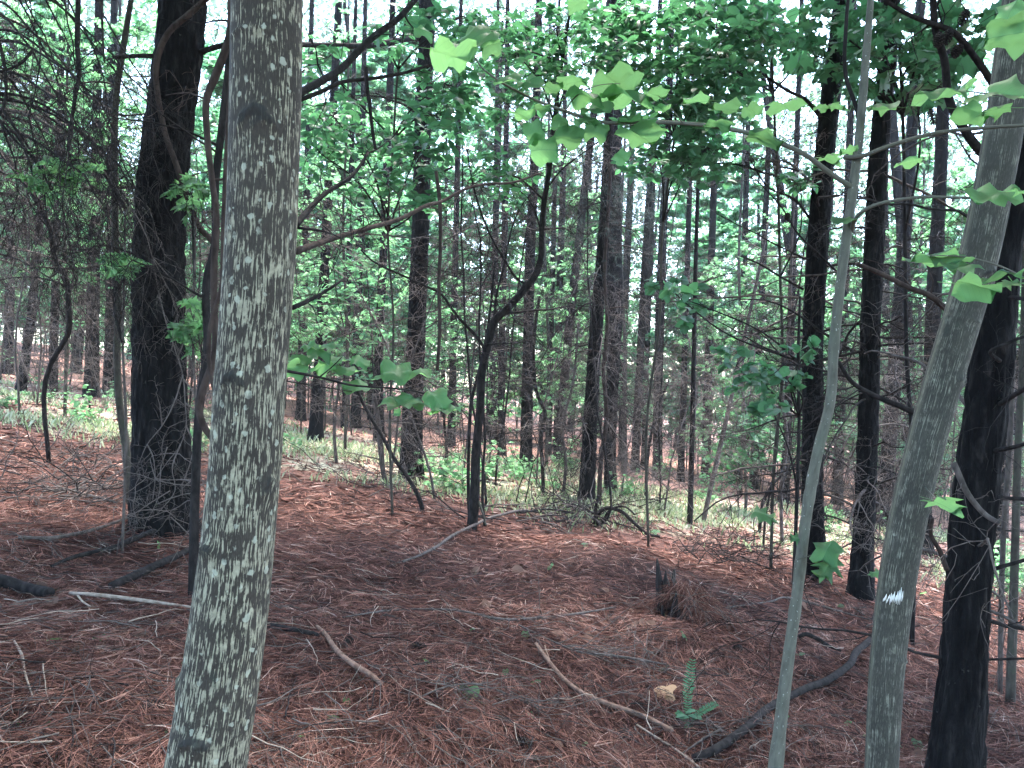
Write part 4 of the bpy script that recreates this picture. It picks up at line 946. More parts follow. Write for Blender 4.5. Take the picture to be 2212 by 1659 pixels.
leafy(forked, forked_pts, [(1120, 120, 90, 60, 16), (1200, 60, 90, 60, 14), (1050, 60, 70, 55, 12), (1090, 220, 60, 50, 10), (1260, 140, 70, 70, 12), (1110, 400, 40, 40, 7), (1060, 360, 45, 30, 5), (1170, 170, 60, 50, 9)], zf, MID_OVAL, 'oval', 0.10, MIDMASS, 71)
u2, zu2, u2p = stem('understory_tree', 'leafy understory tree with dense dark green foliage above the close pair of pines', 'tree', [(1405, 1075), (1398, 900), (1424, 700), (1432, 480), (1456, 300), (1465, 100), (1475, -80)], [6, 6, 6, 5, 5, 5, 4], MOSSY, z=9.0, extend=2)
leafy(u2, u2p, [(1400, 110, 90, 80, 26), (1480, 160, 90, 70, 26), (1450, 250, 90, 60, 24), (1540, 220, 70, 60, 18), (1530, 320, 60, 50, 16), (1420, 340, 60, 40, 10), (1560, 80, 60, 60, 14), (1330, 60, 70, 60, 14), (1480, 370, 40, 30, 8), (1400, 30, 90, 50, 12)], 8.6, MID_OVAL, 'oval', 0.125, MIDMASS, 72)
u3, zu3, u3p = stem('understory_tree', 'leafy understory tree with drooping leaves in front of the dark straight pine', 'tree', [(852, 1020), (842, 900), (850, 700), (838, 500), (850, 300), (860, 150), (880, 20)], [6, 6, 5, 5, 5, 5, 4], MOSSY, z=8.0, tw=4, twl=0.7, extend=1)
leafy(u3, u3p, [(940, 250, 55, 60, 14), (900, 330, 50, 50, 10), (960, 180, 60, 40, 9), (770, 290, 60, 50, 9), (720, 250, 50, 40, 7), (690, 330, 40, 50, 7), (905, 420, 40, 40, 6), (800, 400, 50, 40, 6), (960, 60, 60, 40, 8), (690, 130, 40, 50, 5), (860, 70, 50, 50, 6)], 7.6, MID_OVAL, 'oval', 0.115, MIDMASS, 73)
u4, zu4, u4p = stem('understory_tree', 'leafy understory tree at the top right with overlapping leaf sprays against the white sky', 'tree', [(1668, 1150), (1672, 1000), (1690, 800), (1685, 600), (1680, 400), (1670, 200), (1660, 0)], [7, 7, 6, 6, 6, 5, 4], MOSSY, z=8.5, tw=5, twl=0.8, extend=1.5)
leafy(u4, u4p, [(1600, 40, 70, 40, 14), (1640, 90, 60, 40, 10), (1560, 130, 50, 40, 9), (1690, 60, 50, 50, 8), (1500, 30, 60, 40, 9), (1730, 400, 40, 20, 4), (1590, 160, 50, 40, 8)], 8.0, MID_OVAL, 'oval', 0.125, MIDMASS, 74)
u5, zu5, u5p = stem('understory_tree', 'broad-lobed leafy tree in the upper right behind the slender sapling', 'tree', [(1978, 1180), (1975, 1000), (1960, 800), (1955, 500), (1950, 250), (1940, 50)], [10, 10, 9, 8, 7, 5], DEAD, z=6.3, tw=5, twl=0.6, extend=1)
leafy(u5, u5p, [(1800, 60, 60, 50, 9), (1960, 110, 60, 60, 10), (1880, 60, 60, 50, 8), (2030, 130, 50, 60, 8), (1760, 120, 40, 40, 6), (1870, 170, 50, 40, 6), (1980, 200, 50, 40, 6), (2090, 60, 50, 50, 6)], 6.0, MID_STAR, 'star', 0.135, MIDMASS, 75, per=5, flat=0.55, dens=2.0)
u6, zu6, u6p = stem('understory_tree', 'small tree with hanging dark round leaves left of the black pine', 'tree', [(1718, 1170), (1722, 1050), (1726, 900), (1724, 780), (1728, 640)], [9, 8, 7, 7, 5], DEAD, z=7.6, tw=3, twl=0.6)
leafy(u6, u6p, [(1640, 830, 50, 45, 9), (1700, 820, 40, 35, 7), (1590, 790, 30, 40, 5), (1660, 870, 25, 40, 5), (1740, 760, 35, 20, 4), (1490, 650, 40, 40, 7), (1430, 610, 40, 30, 5)], 7.2, MID_ROUND, 'round', 0.105, MIDMASS, 76, per=5, flat=0.6, dens=1.4)
u7, zu7, u7p = stem('understory_tree', 'small bright maple sapling in the grass below the round dark leaves', 'sapling', [(1610, 1110), (1612, 1050), (1606, 980), (1612, 900), (1600, 830)], [7, 7, 6, 5, 4], TWIG, tw=2, twl=0.4)
leafy(u7, u7p, [(1600, 930, 60, 40, 9), (1640, 980, 50, 35, 8), (1560, 970, 40, 30, 7), (1590, 1010, 50, 30, 7), (1650, 920, 40, 30, 6)], zu7 - 0.2, MID_STAR, 'star', 0.15, MIDMASS, 77, per=5, flat=0.5)
for k, (px, py, z, lab, regs) in enumerate([(268, 1075, 5.0, 'slim maple seedling with a bright cluster of leaves beside the grey sapling', [(265, 575, 28, 22, 5), (150, 360, 90, 60, 5)]), (420, 1080, 5.2, 'maple seedling with bright leaves behind the thick black pine', [(420, 700, 22, 60, 7), (415, 420, 25, 30, 4)])]):
    st, zz, pp = stem('young_tree', lab, 'sapling', [(px, py), (px + 4, 900), (px - 3, 740), (px, 600), (px + 3, 450)], [6, 6, 5, 5, 4], TWIG, z=z)
    leafy(st, pp, regs, z, NEAR_STAR, 'star', 0.10, MIDMASS, 80 + k, per=4, flat=0.5)

for k, (lab, foot, regs, kd) in enumerate([
    ('bright maple with yellow-green leaves behind the hanging twigs at the top left', (140, 900), [(60, 60, 90, 80, 12), (180, 110, 90, 90, 14), (90, 220, 90, 80, 12), (230, 260, 60, 90, 10), (60, 380, 80, 70, 9), (180, 420, 70, 70, 9), (300, 60, 50, 60, 8), (270, 450, 50, 70, 7), (150, 560, 80, 50, 6)], 'star'),
    ('bright leafy tree filling the gap right of the lichened poplar', (745, 985), [(690, 420, 50, 70, 11), (760, 380, 60, 70, 12), (830, 460, 50, 80, 12), (720, 560, 60, 80, 12), (820, 610, 60, 60, 10), (690, 670, 50, 60, 8), (760, 700, 60, 50, 8), (700, 60, 60, 60, 8), (820, 280, 40, 60, 7)], 'oval'),
    ('bright maple behind the forked sapling with light catching its leaves', (1180, 1010), [(1120, 640, 50, 70, 10), (1200, 700, 60, 60, 10), (1230, 800, 60, 60, 10), (1130, 860, 60, 50, 8), (1000, 640, 60, 60, 8), (970, 720, 50, 60, 8), (1230, 580, 50, 60, 6), (1010, 860, 50, 50, 6)], 'star'),
    ('bright maple glowing between the dark upright stem and the black pine', (1600, 1070), [(1570, 620, 60, 80, 11), (1650, 690, 60, 70, 12), (1710, 600, 50, 80, 10), (1540, 760, 60, 60, 9), (1620, 800, 70, 60, 10), (1690, 880, 50, 60, 9), (1570, 880, 60, 60, 9), (1680, 480, 60, 60, 7), (1530, 950, 50, 50, 7)], 'star'),
    ('bright maple glowing behind the leaning poplar and the right-hand pines', (1990, 1130), [(1930, 330, 60, 70, 9), (2000, 420, 60, 80, 11), (2060, 330, 60, 80, 10), (1950, 560, 60, 70, 10), (1840, 640, 50, 70, 9), (1960, 760, 60, 70, 10), (2190, 560, 40, 90, 8), (2190, 800, 40, 90, 9), (1830, 820, 50, 70, 8), (2030, 900, 60, 60, 8), (1930, 960, 60, 60, 8), (2080, 150, 60, 60, 8)], 'star'),
    ('leafy tree with small bright leaves at the top between the two dark crowns', (1345, 1020), [(1000, 250, 70, 60, 8), (1290, 40, 90, 40, 9), (1180, 330, 50, 50, 6), (1560, 30, 80, 40, 8), (1740, 260, 50, 70, 8), (1640, 240, 50, 50, 6), (870, 40, 50, 40, 6)], 'oval')]):
    st, zz, pp = stem('understory_tree', lab, 'tree', [foot, (foot[0] + 5, foot[1] - 250), (foot[0] - 4, foot[1] - 500), (foot[0] + 6, foot[1] - 750), (foot[0] + 8, foot[1] - 950)], [7, 7, 6, 5, 4], MOSSY, extend=1, tw=3)
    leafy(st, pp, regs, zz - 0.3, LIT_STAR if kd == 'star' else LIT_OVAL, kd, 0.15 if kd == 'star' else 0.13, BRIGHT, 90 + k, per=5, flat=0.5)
# ZZSAP
# ------------------------------------------------------------------ saplings that fill the wood behind
KV = np.array([(0, 0, 0), (0.30, 0.10, 0.05), (0.46, 0.42, 0.03), (0.0, 1.0, -0.15), (-0.46, 0.42, 0.03), (-0.30, 0.10, 0.05), (0, 0.5, 0.0)]); KF = np.array([(0, 1, 2, 6), (6, 2, 3, 3), (6, 3, 4, 4), (0, 6, 4, 5)])
KF = np.array([(0, 1, 6), (1, 2, 6), (2, 3, 6), (3, 4, 6), (4, 5, 6), (5, 0, 6)])
def sapling_variant(h, seed, nl, size, spread, lo=0.25):
    g = np.random.default_rng(seed); wood = MB(); items = []
    q = wander((0, 0, -0.05), (0.05, 0, 1), h, 9, 0.05, 0, g); wood.tube(q, 0.022, 0.006, 5, 0.2)
    for k in range(22):
        t = lo + (1 - lo) * (k + g.random()) / 22; p = np.array([np.interp(t * 9, range(10), q[:, i]) for i in range(3)])
        a = g.uniform(0, 6.28); L = spread * (1.15 - 0.7 * t) * g.uniform(0.6, 1.2)
        b = wander(p, (math.cos(a), math.sin(a), 0.35), L, 6, 0.15, 0.06, g); wood.tube(b, 0.008, 0.002, 3, 0.2, cap=False)
        for _ in range(max(3, int(nl / 22 / 4))):
            i = int(g.integers(1, 7)); d = unit(b[i] - b[i - 1]) + g.normal(0, 0.6, 3) * (1, 1, 0.3)
            s0 = b[i]; s1 = s0 + unit(d) * g.uniform(0.15, 0.4)
            tt = g.uniform(0, 1)
            for f in np.linspace(0.3, 1, 4):
                n_ = unit(np.array([0, 0, 1]) + g.normal(0, 0.4, 3)); dd = d + g.normal(0, 0.7, 3) * (1, 1, 0.3) + (0, 0, -0.25)
                items.append((s0 + (s1 - s0) * f + g.normal(0, 0.03, 3), frame(n_, dd), size * g.uniform(0.7, 1.25), np.clip(tt + g.normal(0, 0.15), 0, 1)))
    lf = MB(); join_leaves(lf, [(KV, KF)], items)
    return wood, lf
VAR = []
for k in range(8):
    h = [3.2, 4.5, 6.0, 7.5, 5.0, 2.2, 8.5, 6.8][k]
    wd, lf = sapling_variant(h, 200 + k, [500, 800, 1100, 1300, 900, 300, 1500, 1200][k], [0.11, 0.12, 0.13, 0.14, 0.12, 0.10, 0.15, 0.14][k], [1.0, 1.3, 1.6, 1.8, 1.4, 0.7, 1.9, 1.6][k])
    VAR.append((wd.mesh('stem', MOSSY), lf.mesh('foliage', BRIGHT if k % 2 else COOL), h))
TALL = len(VAR)
for k in range(4):
    h = [10.0, 11.5, 13.0, 9.0][k]
    wd, lf = sapling_variant(h, 250 + k, 7600, [0.16, 0.17, 0.16, 0.15][k], [2.4, 2.7, 2.5, 2.2][k], 0.16)
    VAR.append((wd.mesh('stem', MOSSY), lf.mesh('foliage', BRIGHT if k % 2 else COOL), h))
SAPL = ['light green leafy sapling filling the wood behind the trunks', 'cool green leafy sapling filling the wood behind the trunks']
def place_sapling(x, y, k, s=1.0):
    me, lf, h = VAR[k]; z = float(H(x, y))
    t = thing('leafy_sapling', SAPL[0] if k % 2 else SAPL[1], 'sapling', (x, y, z), 'light saplings behind the trunks' if k % 2 else 'cool green saplings behind the trunks')
    t.rotation_euler = (0, 0, R.uniform(0, 6.28)); t.scale = (s, s, s)
    for nm, m in (('stem', me), ('foliage', lf)):
        o = bpy.data.objects.new(nm, m); C.objects.link(o); o.parent = t
        if nm == 'foliage': o['kind'] = 'stuff'
    return t
g = np.random.default_rng(77)
cnt = 0
while cnt < 55:
    y = g.uniform(20, 42); u = g.uniform(-0.82, 0.82); x = u * y
    k = int(g.integers(0, 8))
    gap = (-0.13 < u < 0.03) or (0.24 < u < 0.34)
    if gap and VAR[k][2] > 4.6 and g.random() < 0.8: continue
    place_sapling(x, y, k, g.uniform(0.8, 1.15)); cnt += 1
cnt = 0
while cnt < 118:
    y = g.uniform(23, 60); u = g.uniform(-0.82, 0.82)
    if ((-0.12 < u < 0.02) or (0.25 < u < 0.33)) and g.random() < 0.45: continue
    place_sapling(u * y, y, TALL + int(g.integers(0, 4)), g.uniform(0.85, 1.2)); cnt += 1
cnt = 0
while cnt < 72:
    y = g.uniform(19.5, 30); u = g.uniform(-0.72, 0.72)
    if (-0.09 < u < 0.03 or 0.24 < u < 0.31) and g.random() < 0.8: continue
    place_sapling(u * y, y, int(g.integers(0, 8)), g.uniform(0.7, 1.05)); cnt += 1
for (px, py, k, s) in [(700, 960, 1, 1.0), (760, 940, 2, 1.0), (650, 940, 3, 0.9), (800, 930, 4, 1.0), (1230, 985, 1, 1.0), (1190, 970, 2, 0.95), (1280, 1000, 5, 1.2), (1560, 1050, 3, 0.9), (1640, 1060, 2, 0.9), (1720, 1080, 1, 1.0), (1800, 1090, 4, 1.0), (1900, 1130, 2, 1.0), (2050, 1160, 3, 1.0), (2120, 1150, 1, 1.1), (2200, 1150, 7, 1.0),
    (1980, 1120, 7, 0.9), (60, 830, 3, 1.0), (150, 830, 2, 1.0), (260, 850, 1, 1.1), (300, 860, 7, 1.0), (430, 900, 6, 0.9), (0, 830, 6, 1.0), (560, 900, 4, 1.0), (870, 930, 5, 1.1), (1850, 1100, 6, 0.8), (1450, 1010, 2, 0.8), (1040, 960, 5, 1.2), (1350, 1000, 4, 0.9)]:
    b_, z_ = G(px, py)
    if z_ < 15.5: b_ = b_ * (17.5 / z_)
    place_sapling(b_[0], b_[1], k, s)

# bare brushy saplings: grey hair of dead twigs between the trunks
BARE = []
for k in range(5):
    gb = np.random.default_rng(600 + k); mb = MB(); h = [3.2, 4.5, 5.5, 6.5, 3.8][k]
    q = wander((0, 0, -0.05), (gb.normal(0, 0.08), gb.normal(0, 0.08), 1), h, 12, 0.07, 0, gb); mb.tube(q, 0.018, 0.006, 5, 0.4)
    for j in range(30):
        i = int(gb.integers(2, 13)); a = gb.uniform(0, 6.28)
        e = wander(q[i], (math.cos(a), math.sin(a), gb.uniform(-0.2, 0.7)), gb.uniform(0.5, 1.5), 7, 0.18, 0.07, gb); mb.tube(e, 0.007, 0.003, 3, gb.random(), cap=False)
        twigs(mb, e, 0.0055, 7, 0.6, 1, 0.09, 3, 0.26, None, 0.8, gb, 0.0026)
    BARE.append(mb.mesh('bare_sapling', [TWIG, DEAD][k % 2]))
gb = np.random.default_rng(66)
for k in range(50):
    y = gb.uniform(8.5, 22); u = gb.uniform(-0.72, 0.72)
    o = bpy.data.objects.new('bare_sapling', BARE[k % 5]); C.objects.link(o); o.location = (u * y, y, float(H(u * y, y))); o.rotation_euler = (0, 0, gb.uniform(0, 6.28)); o.scale = (1.0, 1.0, gb.uniform(0.8, 1.2))
    o['label'] = 'leafless sapling of fine grey twigs among the trunks' if k % 5 in (0, 2, 4) else 'leafless sapling of fine dark twigs among the trunks'; o['category'] = 'bare sapling'; o['group'] = 'grey leafless saplings' if k % 5 in (0, 2, 4) else 'dark leafless saplings'
# the wood goes on behind the camera and to either side
gb = np.random.default_rng(67)
for k in range(18):
    if k < 12: x, y = gb.uniform(-16, 16), gb.uniform(-16, -2.5)
    else: x, y = (1 if k % 2 else -1) * gb.uniform(5, 12), gb.uniform(-2, 5)
    t = place_sapling(x, y, TALL + k % 4, gb.uniform(0.9, 1.2)); t['label'] = 'leafy young tree standing outside the picture around the clearing'; t['group'] = 'trees outside the picture'

# broad crowns above the picture: the two poplars' own, and others added for shade
def broad_crown(t, cx, cy, h0, h1, rad, seed, nl=80):
    g = np.random.default_rng(seed); items = []; wd = MB(); o = np.array(t.location)
    for k in range(36):
        a = g.uniform(0, 6.28); p = np.array([cx, cy, h0 + (h1 - h0) * k / 36]); b = wander(p, (math.cos(a), math.sin(a), 0.4), rad * g.uniform(0.5, 1.1), 7, 0.15, 0.02, g); wd.tube(b, 0.02, 0.005, 4, 0.2, cap=False)
        for _ in range(nl):
            i = int(g.integers(2, 8)); items.append((b[i] + g.normal(0, 0.32, 3), frame(unit(np.array([0, 0, 1]) + g.normal(0, 0.5, 3)), g.normal(0, 1, 3)), g.uniform(0.10, 0.19), g.random()))
    mb = MB(); join_leaves(mb, [(KV, KF)], items); part('foliage', mb, MIDMASS, t, kind='stuff'); part('crown_wood', wd, SMOOTH, t, kind='stuff')
for tt, hx in ((forked, 5.7), (u3, 6.2), (u6, 6.0), (u5, 5.4)):  # extra unseen crowns on understory trees, added to keep sun off the near floor
    broad_crown(tt, tt.location[0], tt.location[1] - 0.6, hx + tt.location[2] * 0, hx + 5, 2.7, int(hx * 10), 48)
broad_crown(poplar, -0.2, 1.9, 4.2, 12, 3.2, 1); broad_crown(poplar2, 2.2, 2.4, 4.2, 11, 3.2, 2)

gb = np.random.default_rng(68); items = []; wd = MB(); trunk(wd, [(0, 0, -0.2), (0.1, 0, 4), (0, 0.1, 8), (0, 0, 12)], [0.11, 0.09, 0.07, 0.03], seg=16, step=0.3, bark=0.002, plates=False, seed=3); cw = MB()
for k in range(44):
    a = gb.uniform(0, 6.28); b = wander((0, 0, 5.2 + 7 * k / 44), (math.cos(a), math.sin(a), 0.3), 3.6 * gb.uniform(0.45, 1.1), 8, 0.15, 0.02, gb); cw.tube(b, 0.02, 0.005, 4, 0.2, cap=False)
    for _ in range(120):
        i = int(gb.integers(1, 9)); items.append((b[i] + gb.normal(0, 0.34, 3), frame(unit(np.array([0, 0, 1]) + gb.normal(0, 0.5, 3)), gb.normal(0, 1, 3)), gb.uniform(0.12, 0.2), gb.random()))
lf = MB(); join_leaves(lf, [(KV, KF)], items); CAN = (wd.mesh('trunk', POP2), lf.mesh('foliage', MIDMASS), cw.mesh('crown_wood', SMOOTH))
for k, (x, y) in enumerate([(-3.6, -0.4), (0.6, -2.6), (3.9, -0.6), (-4.4, 3.0), (5.2, 3.4), (-6.2, 5.2), (7.2, 5.6), (-2.6, -5), (4.0, -5), (-8.5, 1.0), (8.6, 0.5), (0.4, -8)]):  # unseen poplars added as an overhead canopy to darken the foreground
    t = thing('poplar_tree', 'unseen grey poplar added to shade the foreground with its wide leafy crown', 'poplar tree', (x, y, float(H(x, y))), 'added shade poplars outside the picture'); t.rotation_euler = (0, 0, gb.uniform(0, 6.28))
    for nm, m in zip(('trunk', 'foliage', 'crown_wood'), CAN):
        o = bpy.data.objects.new(nm, m); C.objects.link(o); o.parent = t
        if nm != 'trunk': o['kind'] = 'stuff'

# low leafy plants along the grass strip
g = np.random.default_rng(31); lows = []
for k in range(4):
    mb = MB(); items = []; wd = MB()
    for s in range(int(g.integers(5, 9))):
        q = wander((g.normal(0, 0.08), g.normal(0, 0.08), 0), (g.normal(0, 0.5), g.normal(0, 0.5), 1), g.uniform(0.25, 0.6), 5, 0.15, 0.08, g); wd.tube(q, 0.004, 0.0015, 3, 0.5, cap=False)
        for p in q[1:]:
            for _ in range(4): items.append((p + g.normal(0, 0.03, 3), frame(unit(np.array([0, 0, 1]) + g.normal(0, 0.4, 3)), g.normal(0, 1, 3) * (1, 1, 0.3)), g.uniform(0.05, 0.10), g.random()))
    join_leaves(mb, [(KV, KF)], items); lows.append((wd.mesh('stem', TWIG), mb.mesh('foliage', BRIGHT)))
for k in range(44):
    y = g.uniform(10, 20); x = g.uniform(-0.75, 0.75) * y
    t = thing('ground_plant', 'low pale green plant growing in the strip of grass', 'plant', (x, y, float(H(x, y))), 'low plants in the strip of grass'); t.rotation_euler = (0, 0, g.uniform(0, 6.28)); s = g.uniform(0.6, 1.5); t.scale = (s, s, s)
    for nm, m in (('stem', lows[k % 4][0]), ('foliage', lows[k % 4][1])):
        o = bpy.data.objects.new(nm, m); C.objects.link(o); o.parent = t
        if nm == 'foliage': o['kind'] = 'stuff'

# ------------------------------------------------------------------ the crowd of far pines
FAR = []
for k in range(5):
    mb = MB(); g = np.random.default_rng(300 + k)
    q = wander((0, 0, -0.15), (g.normal(0, 0.03), 0, 1), 15, 10, 0.02, 0, g); trunk(mb, q, [0.135, 0.125, 0.10, 0.05], seg=12, step=0.25, bark=0.008, seed=k, flare=1.4)
    tw = MB()
    for j in range(26):
        z = g.uniform(1.5, 10); p = np.array([np.interp(z, q[:, 2], q[:, 0]), np.interp(z, q[:, 2], q[:, 1]), z]); a = g.uniform(0, 6.28)
        e = wander(p, (math.cos(a), math.sin(a), 0.1), g.uniform(0.7, 2.2), 6, 0.14, 0.06, g); tw.tube(e, 0.014, 0.005, 3, g.random(), cap=False); twigs(tw, e, 0.008, 5, 0.7, 0, 0.08, 3, 0.25, None, 0.9, g, 0.004)
    FAR.append((mb.mesh('trunk', PINE), tw.mesh('dead_twigs', TWIG)))
FARC = []
for k in range(3):
    lf, wd = crown_mb(7.0, 16.0, 2.4, 40, 400 + k, 7, 0.30, 0.011); FARC.append(lf.mesh('crown', NEEDLE))
g = np.random.default_rng(99); cnt = 0; taken = []
while cnt < 82:
    y = g.uniform(19, 75) if cnt > 20 else g.uniform(26, 60); x = g.uniform(-0.85, 0.85) * (y + 2)
    if any((x - a) ** 2 + (y - b) ** 2 < 1.6 for a, b in taken): continue
    taken.append((x, y))
    t = thing('pine_tree', 'slim dark pine standing far back in the crowd of trunks', 'pine tree', (x, y, float(H(x, y))), 'far pines in the crowd of trunks')
    t.rotation_euler = (g.normal(0, 0.015), g.normal(0, 0.02), g.uniform(0, 6.28)); s = g.uniform(0.75, 1.25); t.scale = (s, s, 1)
    f = FAR[cnt % 5]
    for nm, m in (('trunk', f[0]), ('dead_twig', f[1]), ('crown', FARC[cnt % 3])):
        if nm == 'crown' and y < 44: continue
        o = bpy.data.objects.new(nm, m); C.objects.link(o); o.parent = t
        if nm != 'trunk': o['kind'] = 'stuff'
    cnt += 1
# a far-off wood that reads as one mass
g = np.random.default_rng(55); n = 260000
y = g.uniform(48, 100, n); x = g.uniform(-0.9, 0.9, n) * y; h = 40 * g.random(n) ** 0.95
keep = (np.sin(x * 0.5 + 1.7 * np.sin(h * 0.33)) + np.sin(h * 0.6 + x * 0.21 + y) + g.normal(0, 0.9, n)) > -0.9
x, y, h = x[keep], y[keep], h[keep]; n = len(x)
c = np.stack([x, y, -1.3 + 7 * np.tanh(-0.13 * x / 7) + h + 0.3], -1)
nr = g.normal(0, 1, (n, 3)) + (0, 0, 0.7); nr /= np.linalg.norm(nr, axis=1)[:, None]
d1 = np.cross(nr, g.normal(0, 1, (n, 3))); d1 /= np.linalg.norm(d1, axis=1)[:, None]; d2 = np.cross(nr, d1); sz = g.uniform(0.2, 0.5, n)[:, None]
v = np.stack([c - d1 * sz * 0.5, c + d2 * sz * 0.4, c + d1 * sz * 0.6, c - d2 * sz * 0.4], 1)
mb = MB(); mb.add(v.reshape(-1, 3), [np.arange(n)[:, None] * 4 + np.array([[0, 1, 2, 3]])], np.repeat(g.random(n), 4)); solo('far_wood', mb, PALEWOOD, kind='stuff', smooth=False)

# ------------------------------------------------------------------ things lying on the needles
def lying(name, label, cat, pxs, widths, mat, lifts=None, tw=0, twl=0.3, seg=8, group=None, depth=1, smooth=6, forks=(), tint=0.3, twmat=None):
    pts = []; zz = []
    for i, (x, y) in enumerate(pxs):
        b, z = G(x, y)
        lf = 0 if lifts is None else lifts[i]
        if lf:
            z = zz[-1] if zz else z; b = P(x, y, z)
        else: b = b + (0, 0, widths[i] / FPX * z * 0.4 + 0.04)
        pts.append(b); zz.append(z)
    base = pts[0].copy(); base[2] = float(H(base[0], base[1]))
    t = thing(name, label, cat, base, group); mb = MB(); mb.tube(pts, 0, 0, seg, tint, smooth=smooth, radii=[wd / FPX * z / 2 for wd, z in zip(widths, zz)])
    part('stem', mb, mat, t)
    sp_ = spline(np.array(pts), 4)
    for k in range(tw):
        i = int(rng.integers(1, len(sp_) - 1)); m = MB()
        d = unit(sp_[i + 1] - sp_[i]) * 0.7 + unit(rng.normal(0, 1, 3) * (1, 1, 0.25))
        q = wander(sp_[i], d, twl * rng.uniform(0.5, 1.3), 6, 0.15, 0.0)
        q[:, 2] = np.maximum(q[:, 2], H(q[:, 0], q[:, 1]) + 0.055); m.tube(q, 0.0026, 0.0012, 4, rng.uniform(0.3, 1)); twigs(m, q, 0.0015, 4, twl * 0.4, 0, 0.0); part('twig', m, twmat or TWIG, t)
    for f in forks:
        fp = []
        for (x, y) in f[0]: b, z = G(x, y); fp.append(b + (0, 0, f[1] / FPX * z * 0.5 + 0.04))
        m = MB(); m.tube(fp, 0, 0, 6, tint, smooth=5, radii=[f[1] / FPX * z / 2, f[1] / FPX * z / 3]); part('branch', m, mat, t)
    return t
lying('fallen_stick', 'pale bleached stick lying left of the lichened poplar', 'stick', [(150, 1301), (205, 1305), (260, 1311), (330, 1320), (412, 1330)], [8, 9, 9, 8, 5], PALE, forks=[([(168, 1306), (182, 1322), (195, 1330)], 5)])
lying('fallen_log', 'dark rotting log end at the far left edge of the needle floor', 'log', [(-60, 1270), (0, 1280), (50, 1295), (108, 1306)], [26, 26, 25, 22], DEAD, seg=12)
lying('fallen_log', 'dark branch log sloping up to the foot of the thick black pine', 'log', [(240, 1288), (290, 1266), (340, 1240), (390, 1215), (432, 1192)], [17, 19, 17, 14, 11], DEAD, seg=10)
lying('fallen_branch', 'curved black branch lying below the thick black pine', 'branch', [(110, 1240), (170, 1218), (230, 1206), (280, 1186), (330, 1164), (380, 1150), (436, 1136)], [6, 10, 12, 13, 12, 10, 9], DEAD, tw=4)
lying('fallen_branch', 'forked grey branch on the left slope below the thicket', 'branch', [(40, 1178), (100, 1180), (160, 1170), (230, 1150), (300, 1120)], [8, 9, 8, 7, 5], TWIG, tw=6)
lying('fallen_branch', 'pale long dead branch on the left slope at mid height', 'branch', [(90, 1075), (130, 1070), (190, 1082), (250, 1098)], [5, 6, 6, 5], TWIG, tw=6)
lying('fallen_stick', 'forked brown stick lying in the open centre of the needle floor', 'stick', [(1157, 1408), (1190, 1455), (1225, 1495), (1265, 1522), (1320, 1545), (1385, 1568), (1450, 1602)], [7, 9, 10, 10, 11, 12, 13], BROWN, forks=[([(1190, 1455), (1182, 1432), (1176, 1412)], 5)])
lying('fallen_stick', 'mottled grey stick lying right of the lichened poplar', 'stick', [(684, 1372), (705, 1395), (725, 1425), (765, 1460), (800, 1482), (822, 1500)], [8, 10, 11, 12, 12, 10], BROWN)
lying('fallen_stick', 'dark flat stick touching the right side of the lichened poplar', 'stick', [(570, 1372), (610, 1378), (650, 1385), (690, 1392)], [14, 13, 11, 8], DEAD)
lying('fallen_branch', 'long thin arched branch below the forked sapling', 'branch', [(870, 1226), (900, 1215), (940, 1195), (975, 1170), (1020, 1147), (1080, 1122), (1150, 1113), (1240, 1128)], [6, 6, 7, 7, 7, 6, 6, 4], TWIG, tw=2)
lying('fallen_branch', 'thick dark curving branch fallen between the sapling stem and the leaning poplar', 'branch', [(1500, 1665), (1540, 1648), (1601, 1606), (1661, 1551), (1741, 1508), (1790, 1488), (1824, 1464), (1850, 1425), (1878, 1400), (1900, 1370)], [19, 20, 19, 17, 16, 16, 15, 15, 14, 13], DEAD, seg=10)
lying('fallen_branch', 'thin crossing branch lying over the middle of the needle floor', 'branch', [(740, 1350), (830, 1336), (900, 1332), (990, 1335), (1070, 1352), (1150, 1352), (1230, 1343), (1330, 1325)], [3, 5, 5, 5, 6, 7, 6, 4], TWIG, tw=9, twl=0.4)
lying('fallen_branch', 'twiggy dead bough lying right of centre beside the fern', 'branch', [(1120, 1365), (1190, 1400), (1250, 1425), (1310, 1432), (1370, 1440), (1440, 1452)], [3, 4, 5, 6, 6, 4], TWIG, tw=22, twl=0.45)
lying('fallen_branch', 'bunch of pale thin twigs lying below the green leaf', 'branch', [(880, 1540), (960, 1505), (1040, 1500), (1120, 1530), (1180, 1560)], [3, 4, 4, 4, 3], TWIG, tw=16, twl=0.4)
lying('fallen_branch', 'bundle of pale fan-shaped twigs at the bottom right by the sapling', 'branch', [(1470, 1650), (1530, 1610), (1590, 1580), (1650, 1566), (1720, 1600)], [4, 5, 5, 5, 3], TWIG, tw=16, twl=0.35)
lying('fallen_branch', 'pale bare twig running from the stump towards the leaning poplar', 'branch', [(1570, 1325), (1660, 1312), (1720, 1305), (1800, 1328), (1880, 1350)], [4, 4, 4, 4, 3], TWIG, tw=6)
lying('fallen_stick', 'straight pale stick in the bottom right of the open floor', 'stick', [(1375, 1585), (1420, 1615), (1470, 1648), (1510, 1680)], [4, 5, 5, 5], PALE)
lying('fallen_branch', 'black snag branch lying behind the slender sapling', 'branch', [(1725, 1390), (1740, 1370), (1762, 1378), (1790, 1395), (1815, 1420)], [8, 10, 9, 8, 5], DEAD, lifts=[0, 1, 1, 1, 0])
lying('fallen_stick', 'short pale stick at the left edge of the foreground', 'stick', [(30, 1408), (45, 1435), (52, 1475), (70, 1530)], [5, 6, 5, 3], PALE)
